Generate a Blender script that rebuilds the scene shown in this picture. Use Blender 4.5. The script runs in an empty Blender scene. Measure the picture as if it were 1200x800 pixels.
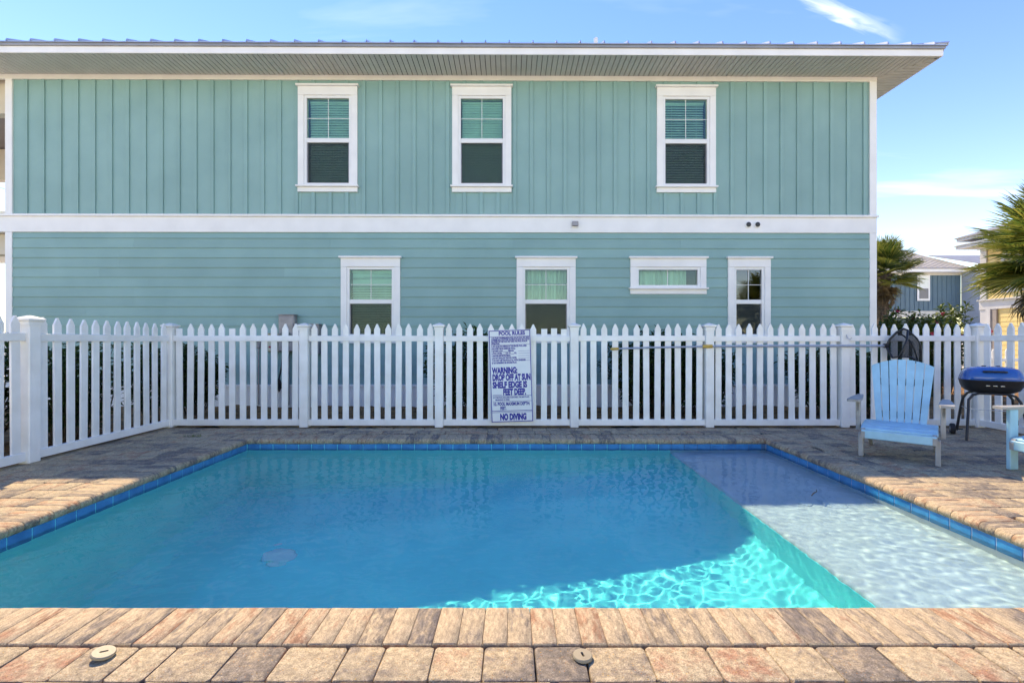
import bpy, bmesh, math, random
import numpy as np
from mathutils import Vector, Matrix
random.seed(7)
R = math.radians
sc = bpy.context.scene
C = sc.collection

# ------------------------------------------------------------------ camera, sky, sun, exposure
CAMZ = 1.15
FPX = 540.0                     # focal length in pixels of the 1200-wide photograph
cam = bpy.data.objects.new('camera', bpy.data.cameras.new('camera'))
C.objects.link(cam); sc.camera = cam
cam.location = (0, 0, CAMZ); cam.rotation_euler = (R(90), 0, 0)
cam.data.sensor_width = 36; cam.data.lens = 36 * FPX / 1200
cam.data.clip_start = 0.05; cam.data.clip_end = 3000

SUN = Vector((2.5, -3.85, -6.19)).normalized()          # direction the light travels
sun = bpy.data.objects.new('sun', bpy.data.lights.new('sun', 'SUN'))
C.objects.link(sun)
sun.data.energy = 2.0; sun.data.angle = R(0.5); sun.data.color = (1.0, 0.95, 0.86)
sun.rotation_euler = SUN.to_track_quat('-Z', 'Y').to_euler()
sun.location = (-20, 30, 50)
sun.data.cycles.is_caustics_light = True

world = bpy.data.worlds.new('World'); sc.world = world; world.use_nodes = True
def build_world():
    nt = world.node_tree; N = nt.nodes; L = nt.links
    bg = N['Background']
    sky = N.new('ShaderNodeTexSky'); sky.sky_type = 'NISHITA'; sky.sun_disc = False
    sky.sun_elevation = math.asin(-SUN.z); sky.sun_rotation = math.atan2(-SUN.x, -SUN.y)
    sky.air_density = 1.0; sky.dust_density = 0.0; sky.ozone_density = 1.6; sky.altitude = 0
    # thin high cloud: noise stretched sideways over the direction of view
    tc = N.new('ShaderNodeTexCoord')
    sep = N.new('ShaderNodeSeparateXYZ'); L.new(tc.outputs['Generated'], sep.inputs[0])
    def mth(op, a, b=None, clamp=False):
        m = N.new('ShaderNodeMath'); m.operation = op; m.use_clamp = clamp
        for i, x in enumerate((a, b)):
            if x is None: continue
            if isinstance(x, (int, float)): m.inputs[i].default_value = x
            else: L.new(x, m.inputs[i])
        return m.outputs[0]
    zz = mth('ADD', mth('MAXIMUM', sep.outputs[2], 0.0), 0.10)
    cx = mth('DIVIDE', sep.outputs[0], zz); cy = mth('DIVIDE', sep.outputs[1], zz)
    comb = N.new('ShaderNodeCombineXYZ'); L.new(cx, comb.inputs[0]); L.new(cy, comb.inputs[1])
    mp = N.new('ShaderNodeMapping'); L.new(comb.outputs[0], mp.inputs[0])
    mp.inputs['Scale'].default_value = (0.35, 1.5, 1); mp.inputs['Rotation'].default_value = (0, 0, R(-12))
    mp.inputs['Location'].default_value = (3.9, 1.7, 0)
    nz = N.new('ShaderNodeTexNoise'); nz.inputs['Scale'].default_value = 1.1; nz.inputs['Detail'].default_value = 7
    nz.inputs['Roughness'].default_value = 0.55; nz.inputs['Distortion'].default_value = 0.6
    L.new(mp.outputs[0], nz.inputs['Vector'])
    cl = N.new('ShaderNodeMapRange'); cl.inputs[1].default_value = 0.58; cl.inputs[2].default_value = 0.85
    cl.inputs[3].default_value = 0.0; cl.inputs[4].default_value = 0.30
    L.new(nz.outputs[0], cl.inputs[0])
    # one feathery wisp high on the right: a noisy streak across the directions of the sky
    yy = mth('MAXIMUM', sep.outputs[1], .05)
    px = mth('SUBTRACT', mth('DIVIDE', sep.outputs[0], yy), .713); pz = mth('SUBTRACT', mth('DIVIDE', sep.outputs[2], yy), .712)
    al = mth('ADD', mth('MULTIPLY', px, .922), mth('MULTIPLY', pz, -.386)); ac = mth('ADD', mth('MULTIPLY', px, .386), mth('MULTIPLY', pz, .922))
    cw = N.new('ShaderNodeCombineXYZ'); L.new(mth('MULTIPLY', al, 9.0), cw.inputs[0]); L.new(mth('MULTIPLY', ac, 34.0), cw.inputs[1])
    n2 = N.new('ShaderNodeTexNoise'); n2.inputs['Scale'].default_value = 1.3; n2.inputs['Detail'].default_value = 8; n2.inputs['Distortion'].default_value = .8; L.new(cw.outputs[0], n2.inputs['Vector'])
    off = mth('MULTIPLY', mth('SUBTRACT', n2.outputs[0], .5), .05)
    ma = mth('SUBTRACT', 1.0, mth('DIVIDE', mth('ABSOLUTE', al), .15), True); mc = mth('SUBTRACT', 1.0, mth('DIVIDE', mth('ABSOLUTE', mth('ADD', ac, off)), .022), True)
    wv = mth('MULTIPLY', mth('MULTIPLY', mth('MULTIPLY', ma, mc), n2.outputs[0]), .6)
    fac = mth('MINIMUM', mth('ADD', cl.outputs[0], wv), .6)
    mix = N.new('ShaderNodeMix'); mix.data_type = 'RGBA'
    L.new(fac, mix.inputs[0]); L.new(sky.outputs[0], mix.inputs[6])
    mix.inputs[7].default_value = (7.5, 8.2, 9.2, 1)
    hs = N.new('ShaderNodeHueSaturation'); hs.inputs['Saturation'].default_value = 1.33; hs.inputs['Hue'].default_value = .521; hs.inputs['Value'].default_value = .92
    L.new(mix.outputs[2], hs.inputs['Color']); L.new(hs.outputs[0], bg.inputs[0])
    bg.inputs[1].default_value = 0.15
build_world()
vs = sc.view_settings
vs.view_transform = 'Standard'; vs.look = 'None'; vs.gamma = 1.0; vs.exposure = 1.70
vs.use_curve_mapping = False
vs.use_white_balance = True; vs.white_balance_temperature = 9700; vs.white_balance_tint = 9
cy = sc.cycles
cy.use_denoising = True
cy.max_bounces = 9; cy.diffuse_bounces = 4; cy.glossy_bounces = 4; cy.transmission_bounces = 6; cy.transparent_max_bounces = 12
cy.caustics_refractive = True; cy.caustics_reflective = False
cy.sample_clamp_indirect = 6.0; cy.adaptive_threshold = .02

# ------------------------------------------------------------------ helpers
def P(u, v, Y):
    """a point at depth Y that is seen at photograph pixel u, v"""
    return Vector(((u - 600) / FPX * Y, Y, CAMZ - (v - 400) / FPX * Y))

class MB:
    def __init__(s): s.v = []; s.f = []
    def add(s, vs, fs):
        o = len(s.v); s.v += [tuple(p) for p in vs]; s.f += [tuple(i + o for i in f) for f in fs]; return s
    def box(s, a, b, mat=None):
        x0, y0, z0 = a; x1, y1, z1 = b
        vv = [(x0,y0,z0),(x1,y0,z0),(x1,y1,z0),(x0,y1,z0),(x0,y0,z1),(x1,y0,z1),(x1,y1,z1),(x0,y1,z1)]
        if mat is not None: vv = [mat @ Vector(p) for p in vv]
        return s.add(vv, [(0,3,2,1),(4,5,6,7),(0,1,5,4),(1,2,6,5),(2,3,7,6),(3,0,4,7)])
    def cbox(s, a, b, c=0.006, mat=None):
        """box with chamfered edges"""
        x0, y0, z0 = a; x1, y1, z1 = b
        c = min(c, (x1-x0)*.45, (y1-y0)*.45, (z1-z0)*.45)
        rings = []
        def ring(z, i):
            X0, X1, Y0, Y1 = x0+i, x1-i, y0+i, y1-i
            return [(X0+c-i*.5,Y0,z),(X1-c+i*.5,Y0,z),(X1,Y0+c-i*.5,z),(X1,Y1-c+i*.5,z),(X1-c+i*.5,Y1,z),(X0+c-i*.5,Y1,z),(X0,Y1-c+i*.5,z),(X0,Y0+c-i*.5,z)]
        rings = [ring(z0, c), ring(z0+c, 0), ring(z1-c, 0), ring(z1, c)]
        if mat is not None: rings = [[mat @ Vector(p) for p in r] for r in rings]
        return s.loft(rings)
    def loft(s, rings, cap=True, closed=True):
        o = len(s.v); n = len(rings[0])
        for r in rings: s.v += [tuple(p) for p in r]
        for k in range(len(rings)-1):
            for i in range(n if closed else n-1):
                j = (i+1) % n
                s.f.append((o+k*n+i, o+k*n+j, o+(k+1)*n+j, o+(k+1)*n+i))
        if cap:
            s.f.append(tuple(o+i for i in range(n-1,-1,-1)))
            s.f.append(tuple(o+(len(rings)-1)*n+i for i in range(n)))
        return s
    def prism(s, outline, y0, y1, axis='y'):
        """outline in (x,z) extruded along y"""
        A = [(x, y0, z) for x, z in outline]; B = [(x, y1, z) for x, z in outline]
        return s.loft([B, A] if axis == 'y' else [A, B])
    def tube(s, path, r, n=8, cap=True):
        pts = [Vector(p) for p in path]; rings = []
        rr = r if isinstance(r, (list, tuple)) else [r]*len(pts)
        up = None
        for i, p in enumerate(pts):
            d = (pts[min(i+1, len(pts)-1)] - pts[max(i-1, 0)]).normalized()
            if up is None:
                up = Vector((0,0,1)) if abs(d.z) < .9 else Vector((1,0,0))
            a = d.cross(up); a = a.normalized() if a.length > 1e-6 else d.orthogonal().normalized()
            b = a.cross(d).normalized(); up = b
            rings.append([p + (a*math.cos(t) + b*math.sin(t))*rr[i] for t in [2*math.pi*k/n for k in range(n)]])
        return s.loft([r_[::-1] for r_ in rings], cap)
    def lathe(s, prof, n=16, mat=None):
        rings = []
        for r, z in prof:
            q = [Vector((r*math.cos(2*math.pi*k/n), r*math.sin(2*math.pi*k/n), z)) for k in range(n)]
            rings.append([mat @ p for p in q] if mat is not None else q)
        return s.loft(rings)
    def mesh(s, name, mat=None, smooth=None):
        me = bpy.data.meshes.new(name); me.from_pydata(s.v, [], s.f); me.update()
        if smooth is not None:
            me.polygons.foreach_set('use_smooth', [True]*len(me.polygons)); me.set_sharp_from_angle(angle=R(smooth))
        if mat is not None: me.materials.append(mat)
        return me
    def build(s, name, mat, parent=None, smooth=None, loc=None, rot=None):
        return put(name, s.mesh(name, mat, smooth), parent, loc, rot)

def put(name, me, parent=None, loc=None, rot=None):
    o = bpy.data.objects.new(name, me); C.objects.link(o)
    if parent: o.parent = parent
    if loc is not None: o.location = loc
    if rot is not None: o.rotation_euler = rot
    return o
def tag(o, label=None, cat=None, group=None, kind=None):
    if label: o['label'] = label
    if cat: o['category'] = cat
    if group: o['group'] = group
    if kind: o['kind'] = kind
    return o
def thing(name, label, cat, loc=(0,0,0), rz=0, group=None):
    o = bpy.data.objects.new(name, None); C.objects.link(o); o.empty_display_size = .1
    o.location = loc; o.rotation_euler = (0, 0, rz)
    return tag(o, label, cat, group)

# ------------------------------------------------------------------ materials
def nodes(m):
    m.use_nodes = True; nt = m.node_tree
    return nt, nt.nodes, nt.links, nt.nodes.get('Principled BSDF')
def pmat(name, col, rough=.6, var=.08, scale=6.0, bump=0.0, bscale=80.0, metal=0.0, spec=.5, tint=None, stretch=(1,1,1), coat=0, orand=0):
    m = bpy.data.materials.new(name); nt, N, L, b = nodes(m)
    b.inputs['Roughness'].default_value = rough; b.inputs['Metallic'].default_value = metal
    b.inputs['Specular IOR Level'].default_value = spec
    if coat: b.inputs['Coat Weight'].default_value = coat; b.inputs['Coat Roughness'].default_value = .08
    geo = N.new('ShaderNodeNewGeometry')
    mp = N.new('ShaderNodeMapping'); mp.inputs['Scale'].default_value = stretch; L.new(geo.outputs['Position'], mp.inputs[0])
    nz = N.new('ShaderNodeTexNoise'); nz.inputs['Scale'].default_value = scale; nz.inputs['Detail'].default_value = 6
    L.new(mp.outputs[0], nz.inputs['Vector'])
    ramp = N.new('ShaderNodeValToRGB'); e = ramp.color_ramp.elements
    c2 = tint or tuple(x*(1-var*2) for x in col); c1 = tuple(min(1, x*(1+var)) for x in col)
    e[0].position = .3; e[0].color = (*c2, 1); e[1].position = .7; e[1].color = (*c1, 1)
    L.new(nz.outputs[0], ramp.inputs[0])
    if orand:                                           # every board or picket a slightly different coat
        oi = N.new('ShaderNodeObjectInfo'); mr = N.new('ShaderNodeMapRange'); mr.inputs[3].default_value = 1-orand; mr.inputs[4].default_value = 1+orand
        L.new(oi.outputs['Random'], mr.inputs[0]); vm = N.new('ShaderNodeVectorMath'); vm.operation = 'MULTIPLY'
        L.new(ramp.outputs[0], vm.inputs[0]); L.new(mr.outputs[0], vm.inputs[1]); L.new(vm.outputs[0], b.inputs['Base Color'])
    else: L.new(ramp.outputs[0], b.inputs['Base Color'])
    if bump:
        n2 = N.new('ShaderNodeTexNoise'); n2.inputs['Scale'].default_value = bscale; n2.inputs['Detail'].default_value = 5
        L.new(mp.outputs[0], n2.inputs['Vector'])
        bp = N.new('ShaderNodeBump'); bp.inputs['Strength'].default_value = bump; bp.inputs['Distance'].default_value = .01
        L.new(n2.outputs[0], bp.inputs['Height']); L.new(bp.outputs[0], b.inputs['Normal'])
    return m

def leafmat(name, c1, c2, trans=.35, rough=.45):
    m = bpy.data.materials.new(name); nt, N, L, b = nodes(m)
    geo = N.new('ShaderNodeNewGeometry'); oi = N.new('ShaderNodeObjectInfo')
    ad = N.new('ShaderNodeMath'); ad.operation = 'ADD'; L.new(geo.outputs['Random Per Island'], ad.inputs[0]); L.new(oi.outputs['Random'], ad.inputs[1])
    fr = N.new('ShaderNodeMath'); fr.operation = 'FRACT'; L.new(ad.outputs[0], fr.inputs[0])
    ramp = N.new('ShaderNodeValToRGB'); e = ramp.color_ramp.elements
    e[0].color = (*c1, 1); e[1].color = (*c2, 1); L.new(fr.outputs[0], ramp.inputs[0])
    L.new(ramp.outputs[0], b.inputs['Base Color']); b.inputs['Roughness'].default_value = rough
    tr = N.new('ShaderNodeBsdfTranslucent'); L.new(ramp.outputs[0], tr.inputs[0])
    mx = N.new('ShaderNodeMixShader'); mx.inputs[0].default_value = trans
    L.new(b.outputs[0], mx.inputs[1]); L.new(tr.outputs[0], mx.inputs[2])
    L.new(mx.outputs[0], N['Material Output'].inputs[0])
    return m

def glassmat(name, tint, ior=1.5, rough=0.0):
    m = bpy.data.materials.new(name); nt, N, L, b = nodes(m); N.remove(b)
    t = N.new('ShaderNodeBsdfTransparent'); t.inputs[0].default_value = (*tint, 1)
    g = N.new('ShaderNodeBsdfGlossy'); g.inputs['Roughness'].default_value = rough
    f = N.new('ShaderNodeFresnel'); f.inputs[0].default_value = ior
    mx = N.new('ShaderNodeMixShader'); L.new(f.outputs[0], mx.inputs[0]); L.new(t.outputs[0], mx.inputs[1]); L.new(g.outputs[0], mx.inputs[2])
    L.new(mx.outputs[0], N['Material Output'].inputs[0])
    return m
def meshcloth(name, col, keep, scale=900.0):
    """woven screen: threads of a colour with open holes between"""
    m = bpy.data.materials.new(name); nt, N, L, b = nodes(m)
    b.inputs['Base Color'].default_value = (*col, 1); b.inputs['Roughness'].default_value = .8
    t = N.new('ShaderNodeBsdfTransparent'); mx = N.new('ShaderNodeMixShader')
    geo = N.new('ShaderNodeNewGeometry')
    nz = N.new('ShaderNodeTexNoise'); nz.inputs['Scale'].default_value = scale; nz.inputs['Detail'].default_value = 2
    L.new(geo.outputs['Position'], nz.inputs['Vector'])
    mr = N.new('ShaderNodeMapRange'); mr.inputs[1].default_value = .3; mr.inputs[2].default_value = .7
    mr.inputs[3].default_value = max(0, keep-.15); mr.inputs[4].default_value = min(1, keep+.15)
    L.new(nz.outputs[0], mr.inputs[0]); L.new(mr.outputs[0], mx.inputs[0])
    L.new(t.outputs[0], mx.inputs[1]); L.new(b.outputs[0], mx.inputs[2]); L.new(mx.outputs[0], N['Material Output'].inputs[0])
    return m

def stonemat(name, ramp_cols, streak=(1,1,1), nscale=14, speck=True, local=False, rough=.85, bump=.65):
    """blended concrete paver: every piece its own mix of a few body colours, blotched and pitted"""
    m = bpy.data.materials.new(name); nt, N, L, b = nodes(m)
    b.inputs['Roughness'].default_value = rough; b.inputs['Specular IOR Level'].default_value = .3
    ramp_cols = [(p, tuple(x*1.12 for x in c)) for p, c in ramp_cols]
    geo = N.new('ShaderNodeNewGeometry'); oi = N.new('ShaderNodeObjectInfo'); tc = N.new('ShaderNodeTexCoord')
    def mth(op, a, bb=None):
        q = N.new('ShaderNodeMath'); q.operation = op
        for i, x in enumerate((a, bb)):
            if x is None: continue
            if isinstance(x, (int, float)): q.inputs[i].default_value = x
            else: L.new(x, q.inputs[i])
        return q.outputs[0]
    rnd = mth('FRACT', mth('ADD', mth('MULTIPLY', geo.outputs['Random Per Island'], 7.13), mth('MULTIPLY', oi.outputs['Random'], 5.37)))
    base = tc.outputs['Object'] if local else geo.outputs['Position']
    mp = N.new('ShaderNodeMapping'); mp.inputs['Scale'].default_value = streak; L.new(base, mp.inputs[0])
    off = N.new('ShaderNodeCombineXYZ'); L.new(mth('MULTIPLY', rnd, 91.7), off.inputs[0]); L.new(mth('MULTIPLY', rnd, 57.3), off.inputs[2])
    va = N.new('ShaderNodeVectorMath'); va.operation = 'ADD'; L.new(mp.outputs[0], va.inputs[0]); L.new(off.outputs[0], va.inputs[1])
    nz = N.new('ShaderNodeTexNoise'); nz.inputs['Scale'].default_value = nscale; nz.inputs['Detail'].default_value = 8; nz.inputs['Roughness'].default_value = .68
    nz.inputs['Distortion'].default_value = .4
    L.new(va.outputs[0], nz.inputs['Vector'])
    # blend = random tone of the piece + blotches inside it
    t = mth('ADD', mth('MULTIPLY', rnd, .72), mth('MULTIPLY', mth('SUBTRACT', nz.outputs[0], .5), 1.8)); t = mth('ADD', t, .14)
    ramp = N.new('ShaderNodeValToRGB'); cr = ramp.color_ramp
    cr.elements[0].position = ramp_cols[0][0]; cr.elements[0].color = (*ramp_cols[0][1], 1)
    cr.elements[1].position = ramp_cols[-1][0]; cr.elements[1].color = (*ramp_cols[-1][1], 1)
    for p, c in ramp_cols[1:-1]:
        e = cr.elements.new(p); e.color = (*c, 1)
    L.new(t, ramp.inputs[0]); col = ramp.outputs[0]
    fine = N.new('ShaderNodeTexNoise'); fine.inputs['Scale'].default_value = 260; fine.inputs['Detail'].default_value = 4
    L.new(geo.outputs['Position'], fine.inputs['Vector'])
    mr = N.new('ShaderNodeMapRange'); mr.inputs[1].default_value = .3; mr.inputs[2].default_value = .7; mr.inputs[3].default_value = .58; mr.inputs[4].default_value = 1.38
    L.new(fine.outputs[0], mr.inputs[0])
    mul = N.new('ShaderNodeVectorMath'); mul.operation = 'MULTIPLY'; L.new(col, mul.inputs[0]); L.new(mr.outputs[0], mul.inputs[1])
    col = mul.outputs[0]
    md = N.new('ShaderNodeTexNoise'); md.inputs['Scale'].default_value = 48; md.inputs['Detail'].default_value = 3; L.new(va.outputs[0] if local else geo.outputs['Position'], md.inputs['Vector'])
    m3 = N.new('ShaderNodeMapRange'); m3.inputs[1].default_value = .32; m3.inputs[2].default_value = .68; m3.inputs[3].default_value = .74; m3.inputs[4].default_value = 1.22; L.new(md.outputs[0], m3.inputs[0])
    ml2 = N.new('ShaderNodeVectorMath'); ml2.operation = 'MULTIPLY'; L.new(col, ml2.inputs[0]); L.new(m3.outputs[0], ml2.inputs[1]); col = ml2.outputs[0]
    if speck:
        vo = N.new('ShaderNodeTexVoronoi'); vo.inputs['Scale'].default_value = 120; L.new(geo.outputs['Position'], vo.inputs['Vector'])
        sepc = N.new('ShaderNodeSeparateColor'); L.new(vo.outputs['Color'], sepc.inputs[0])
        near = mth('LESS_THAN', vo.outputs['Distance'], .27); some = mth('GREATER_THAN', sepc.outputs[0], .72)
        fac = mth('MULTIPLY', mth('MULTIPLY', near, some), .75)
        r2 = N.new('ShaderNodeValToRGB'); r2.color_ramp.interpolation = 'CONSTANT'
        e = r2.color_ramp.elements; e[0].color = (.36,.15,.05,1); e[1].position = .4; e[1].color = (.46,.41,.34,1)
        q = e.new(.65); q.color = (.10,.08,.07,1); q = e.new(.82); q.color = (.55,.30,.07,1)
        L.new(sepc.outputs[1], r2.inputs[0])
        mx = N.new('ShaderNodeMix'); mx.data_type = 'RGBA'; L.new(fac, mx.inputs[0]); L.new(col, mx.inputs[6]); L.new(r2.outputs[0], mx.inputs[7])
        col = mx.outputs[2]
    L.new(col, b.inputs['Base Color'])
    hn = N.new('ShaderNodeTexNoise'); hn.inputs['Scale'].default_value = 140; hn.inputs['Detail'].default_value = 6; hn.inputs['Roughness'].default_value = .65
    L.new(geo.outputs['Position'], hn.inputs['Vector'])
    bp = N.new('ShaderNodeBump'); bp.inputs['Strength'].default_value = bump; bp.inputs['Distance'].default_value = .006
    L.new(hn.outputs[0], bp.inputs['Height']); L.new(bp.outputs[0], b.inputs['Normal'])
    return m

M = {}
M['teal'] = pmat('teal_paint', (.225,.400,.380), .55, .05, 1.6, .10, 220, tint=(.20,.368,.352), orand=.05)
M['white'] = pmat('white_trim_paint', (.86,.85,.83), .45, .03, 3)
M['vinyl'] = pmat('white_vinyl', (.86,.85,.83), .35, .05, 5, .03, 30, tint=(.79,.77,.73), orand=.035)
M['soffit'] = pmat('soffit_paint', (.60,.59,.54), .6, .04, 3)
M['frieze'] = pmat('frieze_paint', (.78,.76,.71), .5, .03, 3)
M['metal'] = pmat('galvanised_roof_metal', (.55,.56,.58), .35, .06, 2, metal=.7)
M['gutter'] = pmat('drip_edge_metal', (.36,.37,.39), .4, .08, 3, metal=.4)
M['frame'] = pmat('window_vinyl', (.82,.82,.81), .35, .02, 4)
M['blind'] = pmat('blind_slat', (.82,.86,.80), .5, .04, 5)
M['curtain'] = pmat('curtain_cloth', (.84,.80,.72), .8, .10, 9, stretch=(1,1,.05))
M['roomdark'] = pmat('room_plaster', (.26,.26,.25), .8, .05, 2)
M['glass'] = glassmat('window_glass', (.78,.98,.92), 1.6)
M['glassbright'] = glassmat('bright_window_glass', (.80,.97,.92), 2.3)
M['screen'] = meshcloth('insect_screen', (.035,.052,.052), .38)
M['tan'] = pmat('porch_paint', (.62,.54,.42), .6, .05, 3)
M['greybox'] = pmat('meter_box_metal', (.30,.29,.31), .45, .10, 9, metal=.4)
M['beigebox'] = pmat('beige_plastic', (.55,.52,.40), .5, .06, 8)
M['black'] = pmat('black_metal', (.018,.018,.02), .38, .15, 8)
M['rubber'] = pmat('black_rubber', (.02,.02,.021), .7, .1, 8)
M['pave'] = stonemat('tumbled_paver', [(0.05,(.15,.125,.105)),(.24,(.235,.185,.14)),(.42,(.345,.265,.175)),(.66,(.42,.325,.21)),(.86,(.36,.24,.155)),(1.0,(.33,.175,.11))], nscale=11)
M['cope'] = stonemat('coping_paver', [(0.02,(.145,.12,.105)),(.22,(.24,.185,.135)),(.40,(.38,.285,.185)),(.72,(.42,.31,.20)),(.90,(.34,.21,.13)),(1.0,(.30,.16,.095))], streak=(1.9,.6,1), nscale=16, speck=False, local=True, bump=.18)
M['mortar'] = pmat('joint_sand', (.30,.25,.18), .9, .15, 20, .3, 200)
M['sand'] = pmat('dark_joint_sand', (.075,.062,.05), .95, .25, 30, .3, 200)
M['plaster'] = pmat('blue_pool_plaster', (.035,.88,.86), .75, .06, 2.2, .04, 60, tint=(.02,.83,.83))
M['shelfplaster'] = pmat('white_shelf_plaster', (.70,.71,.72), .75, .05, 3.0, .05, 90)
M['tile'] = pmat('blue_glazed_tile', (.010,.24,.46), .12, .18, 9, .05, 40, tint=(.006,.17,.37))
M['grout'] = pmat('tile_grout', (.07,.20,.34), .9, .05, 8)
M['chairblue'] = pmat('pale_blue_poly_lumber', (.32,.61,.72), .5, .06, 9, .12, 60, stretch=(1,1,1))
M['chairgrey'] = pmat('grey_poly_lumber', (.36,.345,.32), .55, .10, 12, .08, 50)
M['grillblue'] = pmat('blue_enamel', (.004,.12,.40), .16, .06, 6, coat=.6)
M['chrome'] = pmat('bright_metal', (.62,.62,.62), .25, .04, 8, metal=.9)
M['alu'] = pmat('pole_aluminium', (.52,.54,.57), .35, .06, 9, metal=.6)
M['yellowgrip'] = pmat('yellow_plastic', (.60,.36,.07), .45, .08, 9)
M['signwhite'] = pmat('sign_white', (.78,.79,.80), .4, .03, 4)
M['signblue'] = pmat('sign_blue', (.010,.014,.30), .4, .05, 30)
M['cream'] = pmat('cream_plastic', (.33,.27,.185), .5, .07, 20, .05, 120)
M['net'] = meshcloth('leaf_net', (.012,.013,.014), .62, 400)
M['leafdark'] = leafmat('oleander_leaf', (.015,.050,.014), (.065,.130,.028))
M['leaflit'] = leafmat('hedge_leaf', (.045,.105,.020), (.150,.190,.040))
M['palmleaf'] = leafmat('palm_leaf', (.075,.14,.028), (.34,.33,.075), .55)
M['palmdead'] = leafmat('dry_palm_leaf', (.10,.065,.030), (.24,.17,.08), .2)
M['bark'] = pmat('palm_bark', (.16,.115,.08), .95, .3, 22, .6, 40)
M['stem'] = pmat('shrub_stem', (.11,.085,.055), .9, .2, 20)
M['flower'] = leafmat('pink_red_petal', (.45,.012,.04), (.60,.05,.17), .3)
M['straw'] = pmat('pine_straw_mulch', (.25,.13,.05), .95, .45, 9, .8, 60, tint=(.10,.048,.02))
M['ground'] = pmat('sandy_ground', (.70,.65,.56), .95, .06, 1.5, .4, 30, tint=(.62,.57,.48))
M['bluehouse'] = pmat('blue_paint', (.095,.175,.225), .55, .06, 1)
M['shingle'] = pmat('grey_shingle_paint', (.36,.42,.50), .6, .05, 2)
M['palewall'] = pmat('pale_wall_paint', (.66,.63,.56), .6, .04, 1)
M['darkteal'] = pmat('dark_teal_paint', (.045,.085,.09), .5, .08, 2)
M['yellow'] = pmat('yellow_paint', (.58,.42,.17), .55, .05, 1)
M['shadedtrim'] = pmat('shaded_white_trim', (.40,.39,.40), .5, .05, 2)  # white trim of the yellow house, its shade put into the grey colour
M['taupe'] = pmat('taupe_paint', (.24,.20,.18), .6, .05, 2)
M['paleroof'] = pmat('pale_metal_roof', (.30,.295,.30), .5, .06, 1.5, metal=.2)
def watermat():
    m = bpy.data.materials.new('pool_water'); nt, N, L, b = nodes(m); N.remove(b)
    g = N.new('ShaderNodeBsdfRefraction'); g.inputs['IOR'].default_value = 1.33; g.inputs['Roughness'].default_value = 0.0
    g.inputs['Color'].default_value = (.80, .98, 1.0, 1)
    r = N.new('ShaderNodeBsdfGlossy'); r.inputs['Roughness'].default_value = 0.0
    f = N.new('ShaderNodeFresnel'); f.inputs[0].default_value = 1.33
    m2 = N.new('ShaderNodeMath'); m2.operation = 'MULTIPLY'; m2.inputs[1].default_value = .5; L.new(f.outputs[0], m2.inputs[0])
    mx = N.new('ShaderNodeMixShader'); L.new(m2.outputs[0], mx.inputs[0]); L.new(g.outputs[0], mx.inputs[1]); L.new(r.outputs[0], mx.inputs[2])
    L.new(mx.outputs[0], N['Material Output'].inputs[0])
    return m
M['water'] = watermat()

# ------------------------------------------------------------------ setting: ground, mulch beds, deck bed
PX0, PX1, PY0, PY1 = -3.13, 3.00, 1.99, 5.45         # inner edge of the coping
CW = 0.24                                             # coping width
DX0, DX1, DY0, DY1 = -4.66, 6.34, -2.6, 6.26          # paved deck
def sheet_with_hole(name, o, h, z, mat, n=1):
    mb = MB()
    xs = [o[0], h[0], h[1], o[1]]; ys = [o[2], h[2], h[3], o[3]]
    idx = {}
    for j, y in enumerate(ys):
        for i, x in enumerate(xs):
            idx[i, j] = len(mb.v); mb.v.append((x, y, z))
    for j in range(3):
        for i in range(3):
            if i == 1 and j == 1: continue
            mb.f.append((idx[i,j], idx[i+1,j], idx[i+1,j+1], idx[i,j+1]))
    return mb.build(name, mat)
pool_hole = (PX0-.10, PX1+.10, PY0-.10, PY1+.10)
tag(sheet_with_hole('ground', (-900, 900, -900, 1800), pool_hole, -.08, M['ground']), kind='structure')
deck = tag(sheet_with_hole('pool_deck', (DX0, DX1, DY0, DY1), pool_hole, -.030, M['sand']), kind='structure')

def mulch(name, x0, x1, y0, y1, z0, amp, step=.09):
    rng = np.random.default_rng(3)
    nx = int((x1-x0)/step); ny = int((y1-y0)/step); mb = MB()
    h = rng.normal(0, amp, (ny+1, nx+1))
    for j in range(ny+1):
        for i in range(nx+1):
            mb.v.append((x0+(x1-x0)*i/nx, y0+(y1-y0)*j/ny, z0 + h[j, i] + .02*math.sin(i*.3)*math.cos(j*.41)))
    for j in range(ny):
        for i in range(nx):
            a = j*(nx+1)+i; mb.f.append((a, a+1, a+nx+2, a+nx+1))
    o = mb.build(name, M['straw'])
    return tag(o, kind='structure')
mulch('mulch_bed', -14, 16.0, DY1+.012, 13.2, -.035, .012)
mulch('side_mulch_bed', -9.5, DX0-.012, -1, DY1, -.035, .012)
mulch('right_mulch_bed', DX1+.02, 16, 2, DY1, -.035, .012)

# pavers: rounded, tumbled blocks
def block_mesh(w, d, h, bev, seed, corner=2):
    rnd = random.Random(seed)
    r = .014
    def outline(i):
        pts = []
        for cx, cyy, a0 in ((w/2, d/2, 0), (-w/2, d/2, 90), (-w/2, -d/2, 180), (w/2, -d/2, 270)):
            sx = 1 if cx > 0 else -1; sy = 1 if cyy > 0 else -1
            ccx = cx - sx*(r); ccy = cyy - sy*(r)
            for k in range(corner):
                a = R(a0 + 90*k/(corner-1)); rr = max(r - i, .002)
                pts.append((ccx - sx*max(0, i-r) + rr*math.cos(a), ccy - sy*max(0, i-r) + rr*math.sin(a)))
        return pts
    jit = [(rnd.uniform(-.0022, .0022), rnd.uniform(-.0022, .0022)) for _ in range(4*corner)]
    rings = []
    for z, i in ((-h, 0), (-bev, 0), (-bev*.35, bev*.32), (0, bev)):
        rings.append([(x+jx, y+jy, z) for (x, y), (jx, jy) in zip(outline(i), jit)])
    return MB().loft(rings)
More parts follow.
